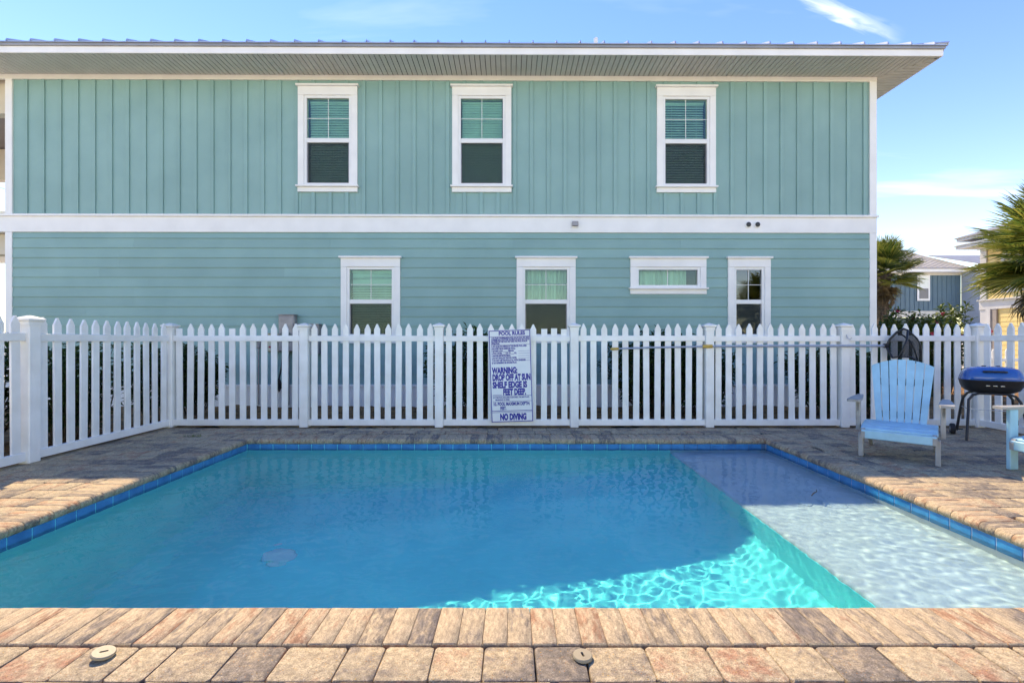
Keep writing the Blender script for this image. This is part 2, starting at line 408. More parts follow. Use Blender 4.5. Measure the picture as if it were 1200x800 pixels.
WIDTHS = (.142, .186, .228, .27); ROWD = .183; GAP = .0035
_bm = {}
def block(wi, var, fine):
    k = (wi, var, fine)
    if k not in _bm:
        _bm[k] = block_mesh(WIDTHS[wi]-GAP, ROWD-GAP, .028, .0085 if fine else .007, wi*10+var, 3 if fine else 2)
    return _bm[k]
pav = []      # (x, y, wi, var)
def fill_row(x0, x1, y):
    x = x0 - random.uniform(0, .12)
    while x < x1:
        wi = random.choices((0,1,2,3), (2,3,3,2))[0]; w = WIDTHS[wi]
        if x + w > x1: 
            w = x1 - x
            if w < .07: break
            pav.append((x + w/2, y, wi, random.randrange(3), w/WIDTHS[wi])); break
        if x < x0:
            ww = x + w - x0
            if ww > .07: pav.append((x0 + ww/2, y, wi, random.randrange(3), ww/w))
        else: pav.append((x + w/2, y, wi, random.randrange(3), 1.0))
        x += w
y = PY0 - CW - ROWD/2 - .004
ys = []
while y > DY0+.1: ys.append(y); y -= ROWD
for yy in ys: fill_row(DX0+.02, DX1-.02, yy)
y = PY0 - CW + ROWD/2
while y < DY1 - ROWD/2 + .02:
    if y < PY1 + CW + .02:
        fill_row(DX0+.02, PX0-CW-.004, y); fill_row(PX1+CW+.004, DX1-.02, y)
    else:
        fill_row(DX0+.02, DX1-.02, y)
    y += ROWD
# rows behind the pool start flush with the coping
pav = [p for p in pav if not (PX0-CW-.02 < p[0] < PX1+CW+.02 and PY0-CW+.01 < p[1] < PY1+CW-.01)]
def visible_size(p):
    x, yy = p[0], p[1]
    if yy < 1.45: return 0
    u = 600 + FPX*x/yy; v = 400 + FPX*CAMZ/yy
    if u < -30 or u > 1230 or v > 815: return 0
    return WIDTHS[p[2]]*p[4]*FPX/yy * ROWD*FPX*CAMZ/yy**2
pav.sort(key=visible_size, reverse=True)
_pm = {}
for i, (x, y, wi, var, sx) in enumerate(pav[:300]):
    fine = y < 2.2
    k = (wi, var, fine)
    if k not in _pm: _pm[k] = block(*k).mesh('paver', M['pave'], 35)
    o = put('paver', _pm[k], deck, (x, y, random.uniform(-.0025, .0005)), (random.uniform(-.006,.006), random.uniform(-.006,.006), random.uniform(-.008,.008)))
    o.scale = (sx, 1, 1)
mb = MB()
for (x, y, wi, var, sx) in pav[300:]:
    src = block(wi, var, False); dz = random.uniform(-.0025, .0005); a = random.uniform(-.008,.008); ca, sa = math.cos(a), math.sin(a)
    mb.add([(x + (px*ca - py*sa)*sx, y + px*sa + py*ca, pz+dz) for px, py, pz in src.v], src.f)
tag(mb.build('far_pavers', M['pave'], deck, 35), kind='stuff')

# ------------------------------------------------------------------ swimming pool
pool = thing('swimming_pool', 'rectangular swimming pool with blue water, white sun shelf and paver coping', 'swimming pool', (0,0,0))
WATER = -.115
def floor_depth(x):                     # below the water line: slopes down to the left
    t = (1.87 - x)
    return .78 + .50*(1-math.exp(-t/1.9))*1.15 + .13*max(0, -x)
SHX = 1.87; SHD = .20
def shell():
    mb = MB(); nx = 28; out = .05
    x0, x1, y0, y1 = PX0+.0, SHX, PY0+.0, PY1-.0
    # floor with coved edges, walls up to the coping
    cols = []
    xs = [x0 + (x1-x0)*i/nx for i in range(nx+1)]
    cove = .16
    ysn = [(y0, 1.0), (y0+.02, .62), (y0+.07, .25), (y0+cove, 0.0)] + [(y0+cove+(y1-y0-2*cove)*k/10, 0) for k in range(1,10)] + [(y1-cove, 0.0), (y1-.07, .25), (y1-.02, .62), (y1, 1.0)]
    grid = []
    for i, x in enumerate(xs):
        d = floor_depth(x); e = min(x-x0, x1-x)
        c = max(0, 1-e/cove); row = []
        cz = c*c*cove
        for yv, k in ysn:
            z = WATER - d + max(k*cove, cz)
            row.append((x, yv, z))
        grid.append(row)
    m = len(ysn)
    for row in grid: mb.v += row
    for i in range(nx):
        for j in range(m-1):
            a = i*m+j; mb.f.append((a, a+m, a+m+1, a+1))
    # long walls
    for j, yv in ((0, y0), (m-1, y1)):
        for i in range(nx):
            a = grid[i][j]; b = grid[i+1][j]
            q = [a, b, (b[0], yv, -.05), (a[0], yv, -.05)]
            mb.add(q, [(0,1,2,3) if j else (3,2,1,0)])
    # left wall
    for j in range(m-1):
        a = grid[0][j]; b = grid[0][j+1]
        mb.add([a, b, (x0, b[1], -.05), (x0, a[1], -.05)], [(0,1,2,3)])
    return mb.build('shell', M['plaster'], pool, 40)
sh = shell()
def shelf():
    mb = MB(); z = WATER - SHD; r = .035
    # shelf slab with a rounded nose facing the deep end
    prof = [(PX1, z), (SHX + r, z)] + [(SHX + r - r*math.sin(R(a)), z - r + r*math.cos(R(a))) for a in (22,45,67,90)] + [(SHX, WATER-1.3), (PX1, WATER-1.3)]
    mb.prism(prof, PY0, PY1)
    return mb.build('sun_shelf', M['shelfplaster'], pool, 40)
shf = shelf()
# shelf side walls (white plaster below the tile)
mb = MB(); mb.box((PX1, PY0-.05, -1.6), (PX1+.08, PY1+.05, -.05)); mb.box((SHX, PY1+.001, -1.6), (PX1, PY1+.08, -.05)); mb.box((SHX, PY0-.08, -1.6), (PX1, PY0-.001, -.05))
wallp = mb.build('shelf_wall', M['shelfplaster'], pool)
# the wall of the drop-off is the same blue plaster as the deep end
mb = MB(); mb.box((SHX-.004, PY0, WATER-1.5), (SHX+.02, PY1, WATER-SHD-.034)); drop = mb.build('drop_off_wall', M['plaster'], pool)
# water-line tiles
T = .152
tile_me = MB().cbox((-T/2+.0025, 0, -T/2+.0025), (T/2-.0025, .012, T/2-.0025), .003).mesh('tile', M['tile'], 40)
zt = -.050 - T/2
mb = MB()
mb.box((PX0-.03, PY1+.0005, zt-T/2), (PX1+.03, PY1+.03, -.04)); mb.box((PX0-.03, PY0, zt-T/2), (PX0-.0005, PY1, -.04)); mb.box((PX1+.0005, PY0, zt-T/2), (PX1+.03, PY1, -.04))
mb.box((PX0-.03, PY0-.03, zt-T/2), (PX1+.03, PY0-.0005, -.04))
gro = mb.build('grout', M['grout'], pool)
tiles = []
for k in range(int((PX1-PX0)/T)):
    x = PX0 + T*(k+.5); tiles.append(put('tile', tile_me, pool, (x, PY1-.004, zt), None))
for k in range(int((PY1-PY0)/T)):
    yv = PY1 - .012 - T*(k+.5)
    tiles.append(put('tile', tile_me, pool, (PX0+.004, yv, zt), (0, 0, R(90)))); tiles.append(put('tile', tile_me, pool, (PX1-.004, yv, zt), (0, 0, R(-90))))
# coping: bullnosed pavers on edge
def coping_mesh(w):
    E_ = CW + .022
    prof = [(0, -.07), (0, -.004), (.004, 0), (E_-.034, 0)]
    prof += [(E_-.034 + .034*math.sin(R(a)), -.034 + .034*math.cos(R(a))) for a in (22, 45, 68, 90, 112, 135, 158)] + [(E_-.034, -.070)]
    a = [(-w/2, yy, z) for yy, z in prof]; c = .0025
    def inset(x, s):
        cyy = sum(p[0] for p in prof)/len(prof); cz = -.03
        return [(x, cyy+(yy-cyy)*s, cz+(z-cz)*(1-(1-s)*2.2)) for yy, z in prof]
    return MB().loft([inset(-w/2, .972), inset(-w/2+c, 1), inset(w/2-c, 1), inset(w/2, .972)])
CP = .0952
cope_me = [coping_mesh(CP-.0022).mesh('coping_brick', M['cope'], 40) for _ in range(1)]
cope_objs = []
def cope(x, y, rz):
    o = put('coping_brick', cope_me[0], pool, (x, y, .003 + random.uniform(-.0015, .0015)), (0, 0, rz + random.uniform(-.004,.004))); cope_objs.append(o)
n = int((PX1-PX0+2*CW)/CP)
for k in range(n):
    x = PX0 - CW + CP*(k+.5) + .02
    cope(x, PY0-CW, 0)
    if PX0-CW < x < PX1+CW: cope(x, PY1+CW, math.pi)
for k in range(int((PY1-PY0)/CP)):
    yv = PY0 + CP*(k+.5)
    cope(PX0-CW, yv, R(-90)); cope(PX1+CW, yv, R(90))
mb = MB()
for a, b in (((PX0-CW+.002, PY0-CW+.002), (PX1+CW-.002, PY0-.03)), ((PX0-CW+.002, PY1+.03), (PX1+CW-.002, PY1+CW-.002)), ((PX0-CW+.002, PY0-.03), (PX0-.03, PY1+.03)), ((PX1+.03, PY0-.03), (PX1+CW-.002, PY1+.03))):
    mb.box((a[0], a[1], -.045), (b[0], b[1], -.0035))
mb.build('coping_mortar', M['mortar'], pool)
# fittings
def disc(name, x, y, z, r, mat, h=.012):
    mb = MB().lathe([(r, 0), (r, h*.5), (r*.9, h), (r*.3, h*1.25)], 24)
    return mb.build(name, mat, pool, 35, (x, y, z))
fits = [disc('drain_cover', 2.62, 3.74, WATER-SHD, .085, M['frame']), disc('drain_cover', 2.40, 3.77, WATER-SHD, .048, M['frame'])]
fx = -2.05; fits.append(disc('main_drain', fx, 4.05, WATER-floor_depth(fx), .13, M['frame'], .03))
# water: a sheet with real ripples
def water():
    rng = np.random.default_rng(11)
    sx = .0095
    xs = np.linspace(PX0-.004, PX1+.004, int((PX1-PX0)/sx)); ysn = np.linspace(PY0-.004, PY1+.004, int((PY1-PY0)/sx))
    X, Y = np.meshgrid(xs, ysn); Z = np.zeros_like(X)
    K = 56
    lam = np.exp(rng.uniform(math.log(.058), math.log(.24), K)); th = rng.normal(R(70), R(60), K); ph = rng.uniform(0, 2*math.pi, K)
    s = .043/math.sqrt(K/2)
    for l, a, p in zip(lam, th, ph):
        Z += s*l/(2*math.pi)*np.sin(2*math.pi/l*(X*math.cos(a)+Y*math.sin(a))+p)
    # stirred patches and calmer ones
    calm = .55 + .45*np.clip(.5+.5*np.sin(X*1.1+.6)*np.cos(Y*1.3-.8)+.35*np.sin(X*2.3-Y*1.7), 0, 1)
    Z *= calm
    nx, ny = len(xs), len(ysn)
    co = np.stack([X, Y, Z+WATER], -1).reshape(-1, 3)
    i = np.arange((nx-1)*(ny-1)); r_, c_ = i//(nx-1), i % (nx-1); a = r_*nx+c_
    q = np.stack([a, a+1, a+nx+1, a+nx], -1)
    me = bpy.data.meshes.new('water'); me.from_pydata(co.tolist(), [], q.tolist())
    me.polygons.foreach_set('use_smooth', [True]*len(me.polygons)); me.materials.append(M['water'])
    o = put('water', me); tag(o, kind='structure'); o.cycles.is_caustics_caster = True
    return o
water()
for o in [sh, shf, wallp, drop, gro] + fits: o.cycles.is_caustics_receiver = True
for o in tiles: o.cycles.is_caustics_receiver = True

# ------------------------------------------------------------------ teal house
HY = 8.44; YAW = R(.35); TAN = math.tan(YAW)
house = thing('teal_house', 'two-storey teal house with white trim, battens above and lap siding below', 'house', (0, HY, 0), YAW)
def hx(u): k = (u-600)/FPX; return k*HY/(1-TAN*k)
def hz(v, u=600): return CAMZ + (400-v)/FPX*(HY + TAN*hx(u))
HL, HR = hx(8), hx(1026)
ZSK0, ZSK1, ZB0, ZB1, ZF0, ZF1 = -.05, .35, 3.135, 3.447, 5.905, 5.99
DEPTH = 9.5
wins = []   # (xc, halfw, ztop, zmid_hi, zmid_lo, zbot, style)
for u, st in ((384.8, 'blind'), (564.7, 'blind2'), (803.5, 'blind3')): wins.append((hx(u), .384, 5.58, 4.855, 4.772, 4.035, st))
for u, hw, st in ((434.8, .384, 'messy'), (639.8, .384, 'curtain'), (877, .235, 'bare')): wins.append((hx(u), hw, 2.46, 1.915, 1.837, 1.283, st))
wins.append((hx(782.5), .54, 2.46, None, None, 2.18, 'short'))
FRW = .048
def opening(w): return (w[0]-w[1]-FRW, w[0]+w[1]+FRW, w[5]-FRW, w[2]+FRW)
def casing(w): return (w[0]-w[1]-.155, w[0]+w[1]+.155, w[5]-.165, w[2]+.205)
def rect_minus(x0, x1, z0, z1, holes):
    out = []
    xs = sorted(set([x0, x1] + [h for hh in holes for h in hh[:2] if x0 < h < x1]))
    for a, b in zip(xs[:-1], xs[1:]):
        hs = sorted([(max(h[2], z0), min(h[3], z1)) for h in holes if h[0] < (a+b)/2 < h[1] and h[3] > z0 and h[2] < z1])
        z = z0
        for p, q in hs:
            if p > z + 1e-4: out.append((a, b, z, p))
            z = max(z, q)
        if z < z1 - 1e-4: out.append((a, b, z, z1))
    # join neighbours with equal spans
    out.sort(key=lambda r: (round(r[2], 4), round(r[3], 4), r[0])); res = []
    for r in out:
        if res and abs(res[-1][1]-r[0]) < 1e-6 and abs(res[-1][2]-r[2]) < 1e-6 and abs(res[-1][3]-r[3]) < 1e-6:
            res[-1] = (res[-1][0], r[1], r[2], r[3])
        else: res.append(r)
    return res
ops = [opening(w) for w in wins]
# the wall itself with its openings, side and back walls, floors
mb = MB()
for a, b, c, d in rect_minus(HL+.02, HR-.02, ZSK0, ZF1, ops): mb.box((a, .012, c), (b, .15, d))
mb.box((HL+.02, .1501, ZSK0), (HL+.17, DEPTH, ZF1)); mb.box((HR-.17, .1501, ZSK0), (HR-.02, DEPTH, ZF1)); mb.box((HL+.17, DEPTH-.15, ZSK0), (HR-.17, DEPTH-.001, ZF1))
mb.build('wall', M['teal'], house)
mb = MB()
mb.box((HL+.171, .151, .3), (HR-.171, DEPTH-.151, .35)); mb.box((HL+.171, .151, 3.1), (HR-.171, DEPTH-.151, 3.4)); mb.box((HL+.171, .151, 5.8), (HR-.171, DEPTH-.151, 5.9))
mb.box((HL+.171, 3.4, .351), (HR-.171, 3.5, 3.099)); mb.box((HL+.171, 3.4, 3.401), (HR-.171, 3.5, 5.799))
mb.build('inner_floor', M['roomdark'], house)
# lap siding, one board at a time
EXPO = .1778; z = ZSK1 + .012; XL, XR = hx(16), hx(1018)
cas = [casing(w) for w in wins]
while z < ZB0 - .01:
    zt_ = min(z + EXPO + .012, ZB0 - .002)
    for a, b, c, d in rect_minus(XL, XR, z, zt_, [(k[0]-.0, k[1]+.0, k[2]+.02, k[3]-.02) for k in cas]):
        cuts = [a]
        if d - c > .1 and b - a > 3.2:                    # butt joints where boards end
            xx = a + random.uniform(1.2, 3.0)
            while xx < b - 1.0: cuts.append(xx); xx += random.uniform(3.0, 3.66)
        cuts.append(b)
        for p, q in zip(cuts[:-1], cuts[1:]):
            f0 = (c - z)/(zt_ - z); f1 = (d - z)/(zt_ - z)
            y0 = -.026 + .017*f0; y1 = -.026 + .017*f1
            m_ = MB().prism([(-y0, c), (-y1, d), (.006-.012, d), (.006-.012, c)], 0, 1)
            vv = [(p + .0008 + (q-p-.0016)*yv, -xv, zv) for xv, yv, zv in m_.v]
            MB().add(vv, m_.f).build('siding_board', M['teal'], house)
    z += EXPO
# board and batten above
for a, b, c, d in rect_minus(XL, XR, ZB1+.01, ZF0, [(k[0]+.05, k[1]-.05, k[2]+.05, k[3]-.05) for k in cas[:3]]):
    MB().box((a+.001, -.006, c), (b-.001, .011, d)).build('siding_panel', M['teal'], house)
pitch = (hx(1001)-hx(31))/49.6
x = hx(31.5)
for k in range(80):
    xx = x + .3062*k
    if xx > XR - .06: break
    for a, b, c, d in rect_minus(xx-.033, xx+.033, ZB1+.012, ZF0-.001, [(k_[0]-.001, k_[1]+.001, k_[2], k_[3]+.03) for k_ in cas[:3]]):
        if b-a < .02: continue
        MB().cbox((a, -.027, c), (b, -.0055, d), .003).build('batten', M['teal'], house)
# white trim
def trim(name, a, b, mat='white', c=.004): return MB().cbox(a, b, c).build(name, M[mat], house)
trim('band', (HL-4.4, -.035, ZB0), (HR, .02, ZB1-.03)); trim('band_cap', (HL-4.4, -.065, ZB1-.0295), (HR+.02, .02, ZB1+.012))
trim('corner_board', (HL, -.034, ZSK1+.02), (XL+.002, .02, ZB0-.001)); trim('corner_board', (HL, -.034, ZB1+.0125), (XL+.002, .02, ZF1))
trim('corner_board', (XR-.002, -.034, ZSK1+.02), (HR, .10, ZB0-.001)); trim('corner_board', (XR-.002, -.034, ZB1+.0125), (HR, .10, ZF1))
trim('skirt_board', (HL, -.036, ZSK0), (HR, .02, ZSK1-.03)); trim('skirt_cap', (HL, -.058, ZSK1-.0295), (HR+.01, .02, ZSK1+.019))
trim('frieze_board', (HL-4.4, -.037, ZF0), (HR+.003, .011, ZF1+.004), 'frieze')
# right-hand side wall siding and frieze, seen from a step aside
mb = MB(); z = ZSK1
while z < ZF1-.2:
    mb.box((HR-.02, .1, z), (HR-.006, DEPTH, z+.17)); z += EXPO
tag(mb.build('side_siding', M['teal'], house), kind='stuff')
# windows
def window(w):
    xc, hw, zt_, mh, ml, zb, st = w
    o0, o1, o2, o3 = opening(w); c0, c1, c2, c3 = casing(w)
    win = bpy.data.objects.new('window', None); C.objects.link(win); win.parent = house
    def tb(name, a, b, mat='white', c=.003): return MB().cbox(a, b, c).build(name, M[mat], win)
    yo = -.044
    tb('side_casing', (c0, yo, zb-.048), (o0, .012, o3)); tb('side_casing', (o1, yo, zb-.048), (c1, .012, o3))
    tb('head_casing', (c0, yo-.003, o3+.0005), (c1, .012, c3)); tb('head_cap', (c0-.028, yo-.04, c3+.0005), (c1+.028, .012, c3+.034))
    tb('sill', (c0-.028, yo-.045, zb-.078), (c1+.028, .012, zb-.0485)); tb('apron', (c0-.004, yo-.002, c2), (c1+.004, .012, zb-.0785))
    # vinyl frame ring
    mb = MB()
    mb.box((o0+.0005, -.026, o2), (xc-hw, .07, o3-.0005)); mb.box((xc+hw, -.026, o2), (o1-.0005, .07, o3-.0005))
    mb.box((xc-hw+.0003, -.025, zt_), (xc+hw-.0003, .07, o3-.0008)); mb.box((xc-hw+.0003, -.025, o2+.0003), (xc+hw-.0003, .07, zb))
    mb.build('frame', M['frame'], win)
    def pane(z0, z1, y):
        MB().box((xc-hw+.001, y, z0), (xc+hw-.001, y+.004, z1)).build('pane', M['glassbright' if st == 'bare' else 'glass'], win)
    if mh is None:
        pane(zb, zt_, .02)
        MB().box((xc-.006, .010, zb), (xc+.006, .019, zt_)).build('muntin', M['frame'], win)
    else:
        MB().cbox((xc-hw+.0005, -.022, ml), (xc+hw-.0005, .05, mh), .004).build('meeting_rail', M['frame'], win)
        pane(mh, zt_, .01); pane(zb, ml, .03)
        zm = (mh+zt_)/2
        MB().box((xc-.0045, -.002, mh), (xc+.0045, .009, zt_)).build('muntin', M['frame'], win)
        MB().box((xc-hw, -.001, zm-.0045), (xc+hw, .0085, zm+.0045)).build('muntin', M['frame'], win)
        # lower sash frame and insect screen
        mb = MB(); s = .018
        mb.box((xc-hw, .0, zb), (xc-hw+s, .028, ml)); mb.box((xc+hw-s, .0, zb), (xc+hw, .028, ml)); mb.box((xc-hw+s, .0, zb+.0002), (xc+hw-s, .028, zb+s))
        mb.build('sash', M['greybox'], win)
        MB().box((xc-hw+s, -.006, zb+.001), (xc+hw-s, -.0055, ml-.001)).build('insect_screen', M['screen'], win)
    rnd = random.Random(int(xc*100))
    yb = .115
    if st.startswith('blind') or st == 'messy':
        sp = .046; tilt = R({'blind': 64, 'blind2': 74, 'blind3': 52, 'messy': 50}[st])
        zz = zt_ - .05
        MB().cbox((xc-hw+.01, yb-.03, zt_-.045), (xc+hw-.01, yb+.03, zt_-.003), .004).build('head_rail', M['blind'], win)
        lo = zb + .01
        me = None
        k = 0
        while zz > lo:
            t = tilt; sag = 0
            if st == 'messy' and k < 5: t = R(75) + rnd.uniform(-.5,.5); sag = rnd.uniform(-.05,.05)
            Mx = Matrix.Translation((xc, yb, zz)) @ Matrix.Rotation(t, 4, 'X') @ Matrix.Rotation(sag*.6, 4, 'Y')
            MB().box((-hw+.012, -.025, -.0013), (hw-.012, .025, .0013), Mx).build('blind_slat', M['blind'], win)
            zz -= sp; k += 1
        for q in (-.6, .6):
            MB().box((xc+q*hw-.002, yb-.03, lo), (xc+q*hw+.002, yb-.027, zt_-.03)).build('blind_cord', M['blind'], win)
    if st in ('curtain', 'short'):
        mb = MB(); n = 60
        z0 = mh - .02 if st == 'curtain' else zb - .05
        a0 = xc - hw - .02; a1 = xc + hw*(1.04 if st == 'curtain' else .74)
        top = []; bot = []
        for i in range(n+1):
            x = a0 + (a1-a0)*i/n; yv = .16 + .022*math.sin(i*.9) + .012*math.sin(i*2.1+1)
            mb.v += [(x, yv, zt_+.04), (x, yv+.004*math.sin(i), z0)]
        for i in range(n): mb.f.append((2*i, 2*i+1, 2*i+3, 2*i+2))
        mb.build('curtain', M['curtain'], win, 60)
        if st == 'curtain':
            MB().box((xc-hw, .13, mh+.30), (xc+hw, .137, mh+.315)).build('curtain_rod', M['greybox'], win)
    return win
for w in wins: window(w)
# soffit boards, fascia, drip edge
YE = -.65                                     # outer edge of the front soffit
XE0, XE1 = HL-4.4, hx(1026)+.60
def soffit_strip():
    mb = MB(); x = XE0; w = .0893; g = .012
    z0, z1 = ZF1, ZF1+.02
    while x < XE1:
        # mitred at the right-hand corner
        y_end = -.0375
        a, b = x+g/2, min(x+w-g/2, XE1)
        def ylim(xx): return -.0375 if xx < HR+.004 else -.0375 - (xx-HR-.004)/(XE1-HR-.004)*(-YE-.0375)
        ya, yb_ = ylim(a), ylim(b)
        vv = [(a, YE, z0), (b, YE, z0), (b, yb_, z0), (a, ya, z0), (a, YE, z1), (b, YE, z1), (b, yb_, z1), (a, ya, z1)]
        mb.add(vv, [(0,3,2,1),(4,5,6,7),(0,1,5,4),(1,2,6,5),(2,3,7,6),(3,0,4,7)])
        x += w
    yv = YE
    while yv < DEPTH:
        a, b = yv+g/2, yv+w-g/2
        def xlim(yy): return HR+.004 if yy > -.0375 else HR+.004 + (-.0375-yy)/(-YE-.0375)*(XE1-HR-.004)
        xa, xb = xlim(a), xlim(b)
        if xa < XE1-.02:
            vv = [(xa+.006, a, z0), (XE1, a, z0), (XE1, b, z0), (xb+.006, b, z0), (xa+.006, a, z1), (XE1, a, z1), (XE1, b, z1), (xb+.006, b, z1)]
            mb.add(vv, [(0,3,2,1),(4,5,6,7),(0,1,5,4),(1,2,6,5),(2,3,7,6),(3,0,4,7)])
        yv += w
    return tag(mb.build('soffit', M['soffit'], house), kind='stuff')
soffit_strip()
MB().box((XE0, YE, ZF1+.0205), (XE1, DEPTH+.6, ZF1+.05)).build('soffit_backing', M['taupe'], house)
FZ0, FZ1 = ZF1-.006, ZF1+.105
trim('fascia', (XE0, YE-.022, FZ0), (XE1+.0215, YE-.0005, FZ1)); trim('fascia', (XE1+.0005, YE-.0004, FZ0+.001), (XE1+.022, DEPTH+.6, FZ1-.001))
MB().cbox((XE0, YE-.05, FZ1+.0005), (XE1+.04, YE+.03, FZ1+.055), .004).build('drip_edge', M['gutter'], house)
MB().cbox((XE1-.02, YE+.031, FZ1+.001), (XE1+.085, DEPTH+.6, FZ1+.075), .004).build('drip_edge', M['gutter'], house)
# hip roof and its standing seams
SL = .50; RZ = FZ1 + .058
ry0, ry1 = YE-.07, DEPTH+.65; rx0, rx1 = XE0-3, XE1+.06
mid = (ry0+ry1)/2; rise = (mid-ry0)*SL
mb = MB()
rp = [(rx0, ry0, RZ), (rx1, ry0, RZ), (rx1, ry1, RZ), (rx0, ry1, RZ), (rx0, mid, RZ+rise), (rx1-(mid-ry0), mid, RZ+rise)]
th = .018
mb.add(rp + [(x, y_, z-th) for x, y_, z in rp], [(0,1,5,4), (1,2,5), (2,3,4,5), (6,10,11,7), (7,11,8), (8,11,10,9), (0,6,7,1), (1,7,8,2), (2,8,9,3), (3,9,6,0), (0,4,10,6), (4,3,9,10)])
roof = mb.build('roof', M['metal'], house)
x = hx(600-54) * .923
k = 0
seam_len = {}
xs0 = (541.0-600)/FPX*7.75
for k in range(-34, 25):
    xx = xs0 + .3985*k
    if xx < rx0+.1 or xx > rx1-.12: continue
    L_ = min(mid-ry0, rx1-xx) - .03
    # from just past the eave up the slope
    a = (xx, ry0-.012, RZ-.004); b = (xx, ry0+L_, RZ+L_*SL)
    hgt = .046; wd = .011
    vv = [(a[0]-wd, a[1], a[2]), (a[0]+wd, a[1], a[2]), (a[0]+wd*.7, a[1]+.015, a[2]+hgt), (a[0]-wd*.7, a[1]+.015, a[2]+hgt), (b[0]-wd, b[1], b[2]), (b[0]+wd, b[1], b[2]), (b[0]+wd*.7, b[1], b[2]+hgt), (b[0]-wd*.7, b[1], b[2]+hgt)]
    MB().add(vv, [(0,1,2,3), (5,4,7,6), (3,2,6,7), (1,5,6,2), (4,0,3,7)]).build('standing_seam', M['metal'], roof)
MB().tube([(rx1+.005, ry0-.005, RZ+.012), (rx1-(mid-ry0), mid, RZ+rise+.012)], .03, 6).build('hip_cap', M['metal'], roof)
vp = P(702, 50, HY+.4); MB().tube([(vp.x, .7, RZ+.2), (vp.x, .7, vp.z+.28)], .04, 10).build('vent_pipe', M['white'], roof, 40)
# vents and light on the band
bx, bz = hx(673.5), hz(264, 673)
MB().cbox((bx-.055, -.09, bz-.03), (bx+.055, -.0355, bz+.055), .008).build('wall_vent', M['greybox'], house)
MB().cbox((bx-.07, -.05, bz-.06), (bx+.07, -.0355, bz-.031), .005).build('wall_vent_lip', M['white'], house)
for u in (875.5, 886):
    mt = Matrix.Translation((hx(u), -.036, hz(264, u))) @ Matrix.Rotation(R(90), 4, 'X')
    MB().lathe([(.062, 0), (.062, .010), (.052, .014), (.048, .02)], 20, mt).build('vent_collar', M['white'], house, 35)
    MB().lathe([(.044, 0), (.044, .026), (.03, .030)], 20, mt).build('pipe_vent', M['black'], house, 35)
# porch beyond the left-hand corner
trim('porch_beam', (HL-4.4, .12, 5.35), (HL-.02, .30, 5.97), 'tan'); trim('porch_beam', (HL-4.4, 3.2, 5.2), (HL-.02, 3.4, 5.97), 'tan')
trim('porch_beam', (HL-4.4, .12, 2.75), (HL-.02, .30, 3.13), 'tan')
MB().box((HL-4.4, .025, 3.14), (HL-.02, 3.4, 3.42)).build('porch_floor', M['white'], house)
trim('porch_post', (HL-.10, 3.2, 0), (HL-.02, 3.4, 5.19)); trim('porch_post', (HL-4.3, .05, 0), (HL-4.15, .25, 5.34)); trim('porch_post', (HL-4.3, 3.2, 0), (HL-4.15, 3.4, 5.19))
trim('porch_rail', (HL-4.1, 3.26, 4.38), (HL-.11, 3.33, 4.44)); trim('porch_rail', (HL-4.1, 3.27, 3.55), (HL-.11, 3.32, 3.60))
for k in range(28): trim('baluster', (HL-4.05+.14*k, 3.28, 3.601), (HL-4.02+.14*k, 3.31, 4.379))

# ------------------------------------------------------------------ meter boxes on the wall behind the fence
FY = HY - .055
def wallbox(name, label, cat, u0, u1, v0, v1, d, mat, group=None, conduit=None):
    a = P(u0, v1, FY-d); b = P(u1, v0, FY-d)
    t = thing(name, label, cat, ((a.x+b.x)/2, FY, a.z), YAW, group)
    w = (b.x-a.x)/2; h = b.z-a.z
    MB().cbox((-w, -d, 0), (w, 0, h), .012).build('box', M[mat], t)
    MB().cbox((-w+.015, -d-.012, .015), (w-.015, -d+.002, h-.03), .006).build('lid', M[mat], t)
    MB().box((-w-.008, -d-.014, h-.0), (w+.008, .0, h+.012)).build('rain_cap', M[mat], t)
    if conduit:
        for cx_, r_ in conduit: MB().tube([(cx_, -d*.5, .002), (cx_, -d*.5, -a.z)], r_, 8).build('conduit', M['greybox'], t, 40)
    return t
t = wallbox('meter_box', 'grey square electric meter box rising above the fence pickets', 'meter box', 326, 344.5, 369, 412, .13, 'greybox', None, [(0, .03)])
MB().lathe([(.10, 0), (.10, .05), (.085, .075), (.05, .08)], 20, Matrix.Translation((0, -.14, .26)) @ Matrix.Rotation(R(90), 4, 'X')).build('meter_dial', M['glass'], t, 35)
wallbox('breaker_box', 'wide grey breaker box beside the fence post under teal siding', 'breaker box', 345.5, 373, 380, 415, .16, 'greybox', None, [(.10, .028), (-.05, .016)])
t = wallbox('junction_box', 'small beige junction box with a red mark behind the pickets', 'junction box', 311, 326, 391, 412, .09, 'beigebox', None, [(.05, .012)])
MB().box((-.05, -.106, .07), (.0, -.1025, .10)).build('red_mark', M['flower'], t)
t = wallbox('conduit_box', 'small dark grey box on a thin conduit, leftmost of the wall boxes', 'junction box', 299, 305, 400, 408, .06, 'greybox', None, [(0, .014)])
t = thing('hanging_cable', 'loose black cable hanging below the meter box', 'cable', (P(332,400,FY-.1).x, FY-.1, 0), 0)
MB().tube([(0,0,1.0), (-.02,-.02,.7), (-.06,-.05,.45), (-.04,-.04,.28)], .014, 6).build('cable', M['rubber'], t, 60)
MB().tube([(-.06,-.05,.48), (-.075,-.06,.38), (-.04,-.05,.26), (-.02,-.04,.34), (-.05,-.05,.46)], .026, 6).build('coil', M['rubber'], t, 60)

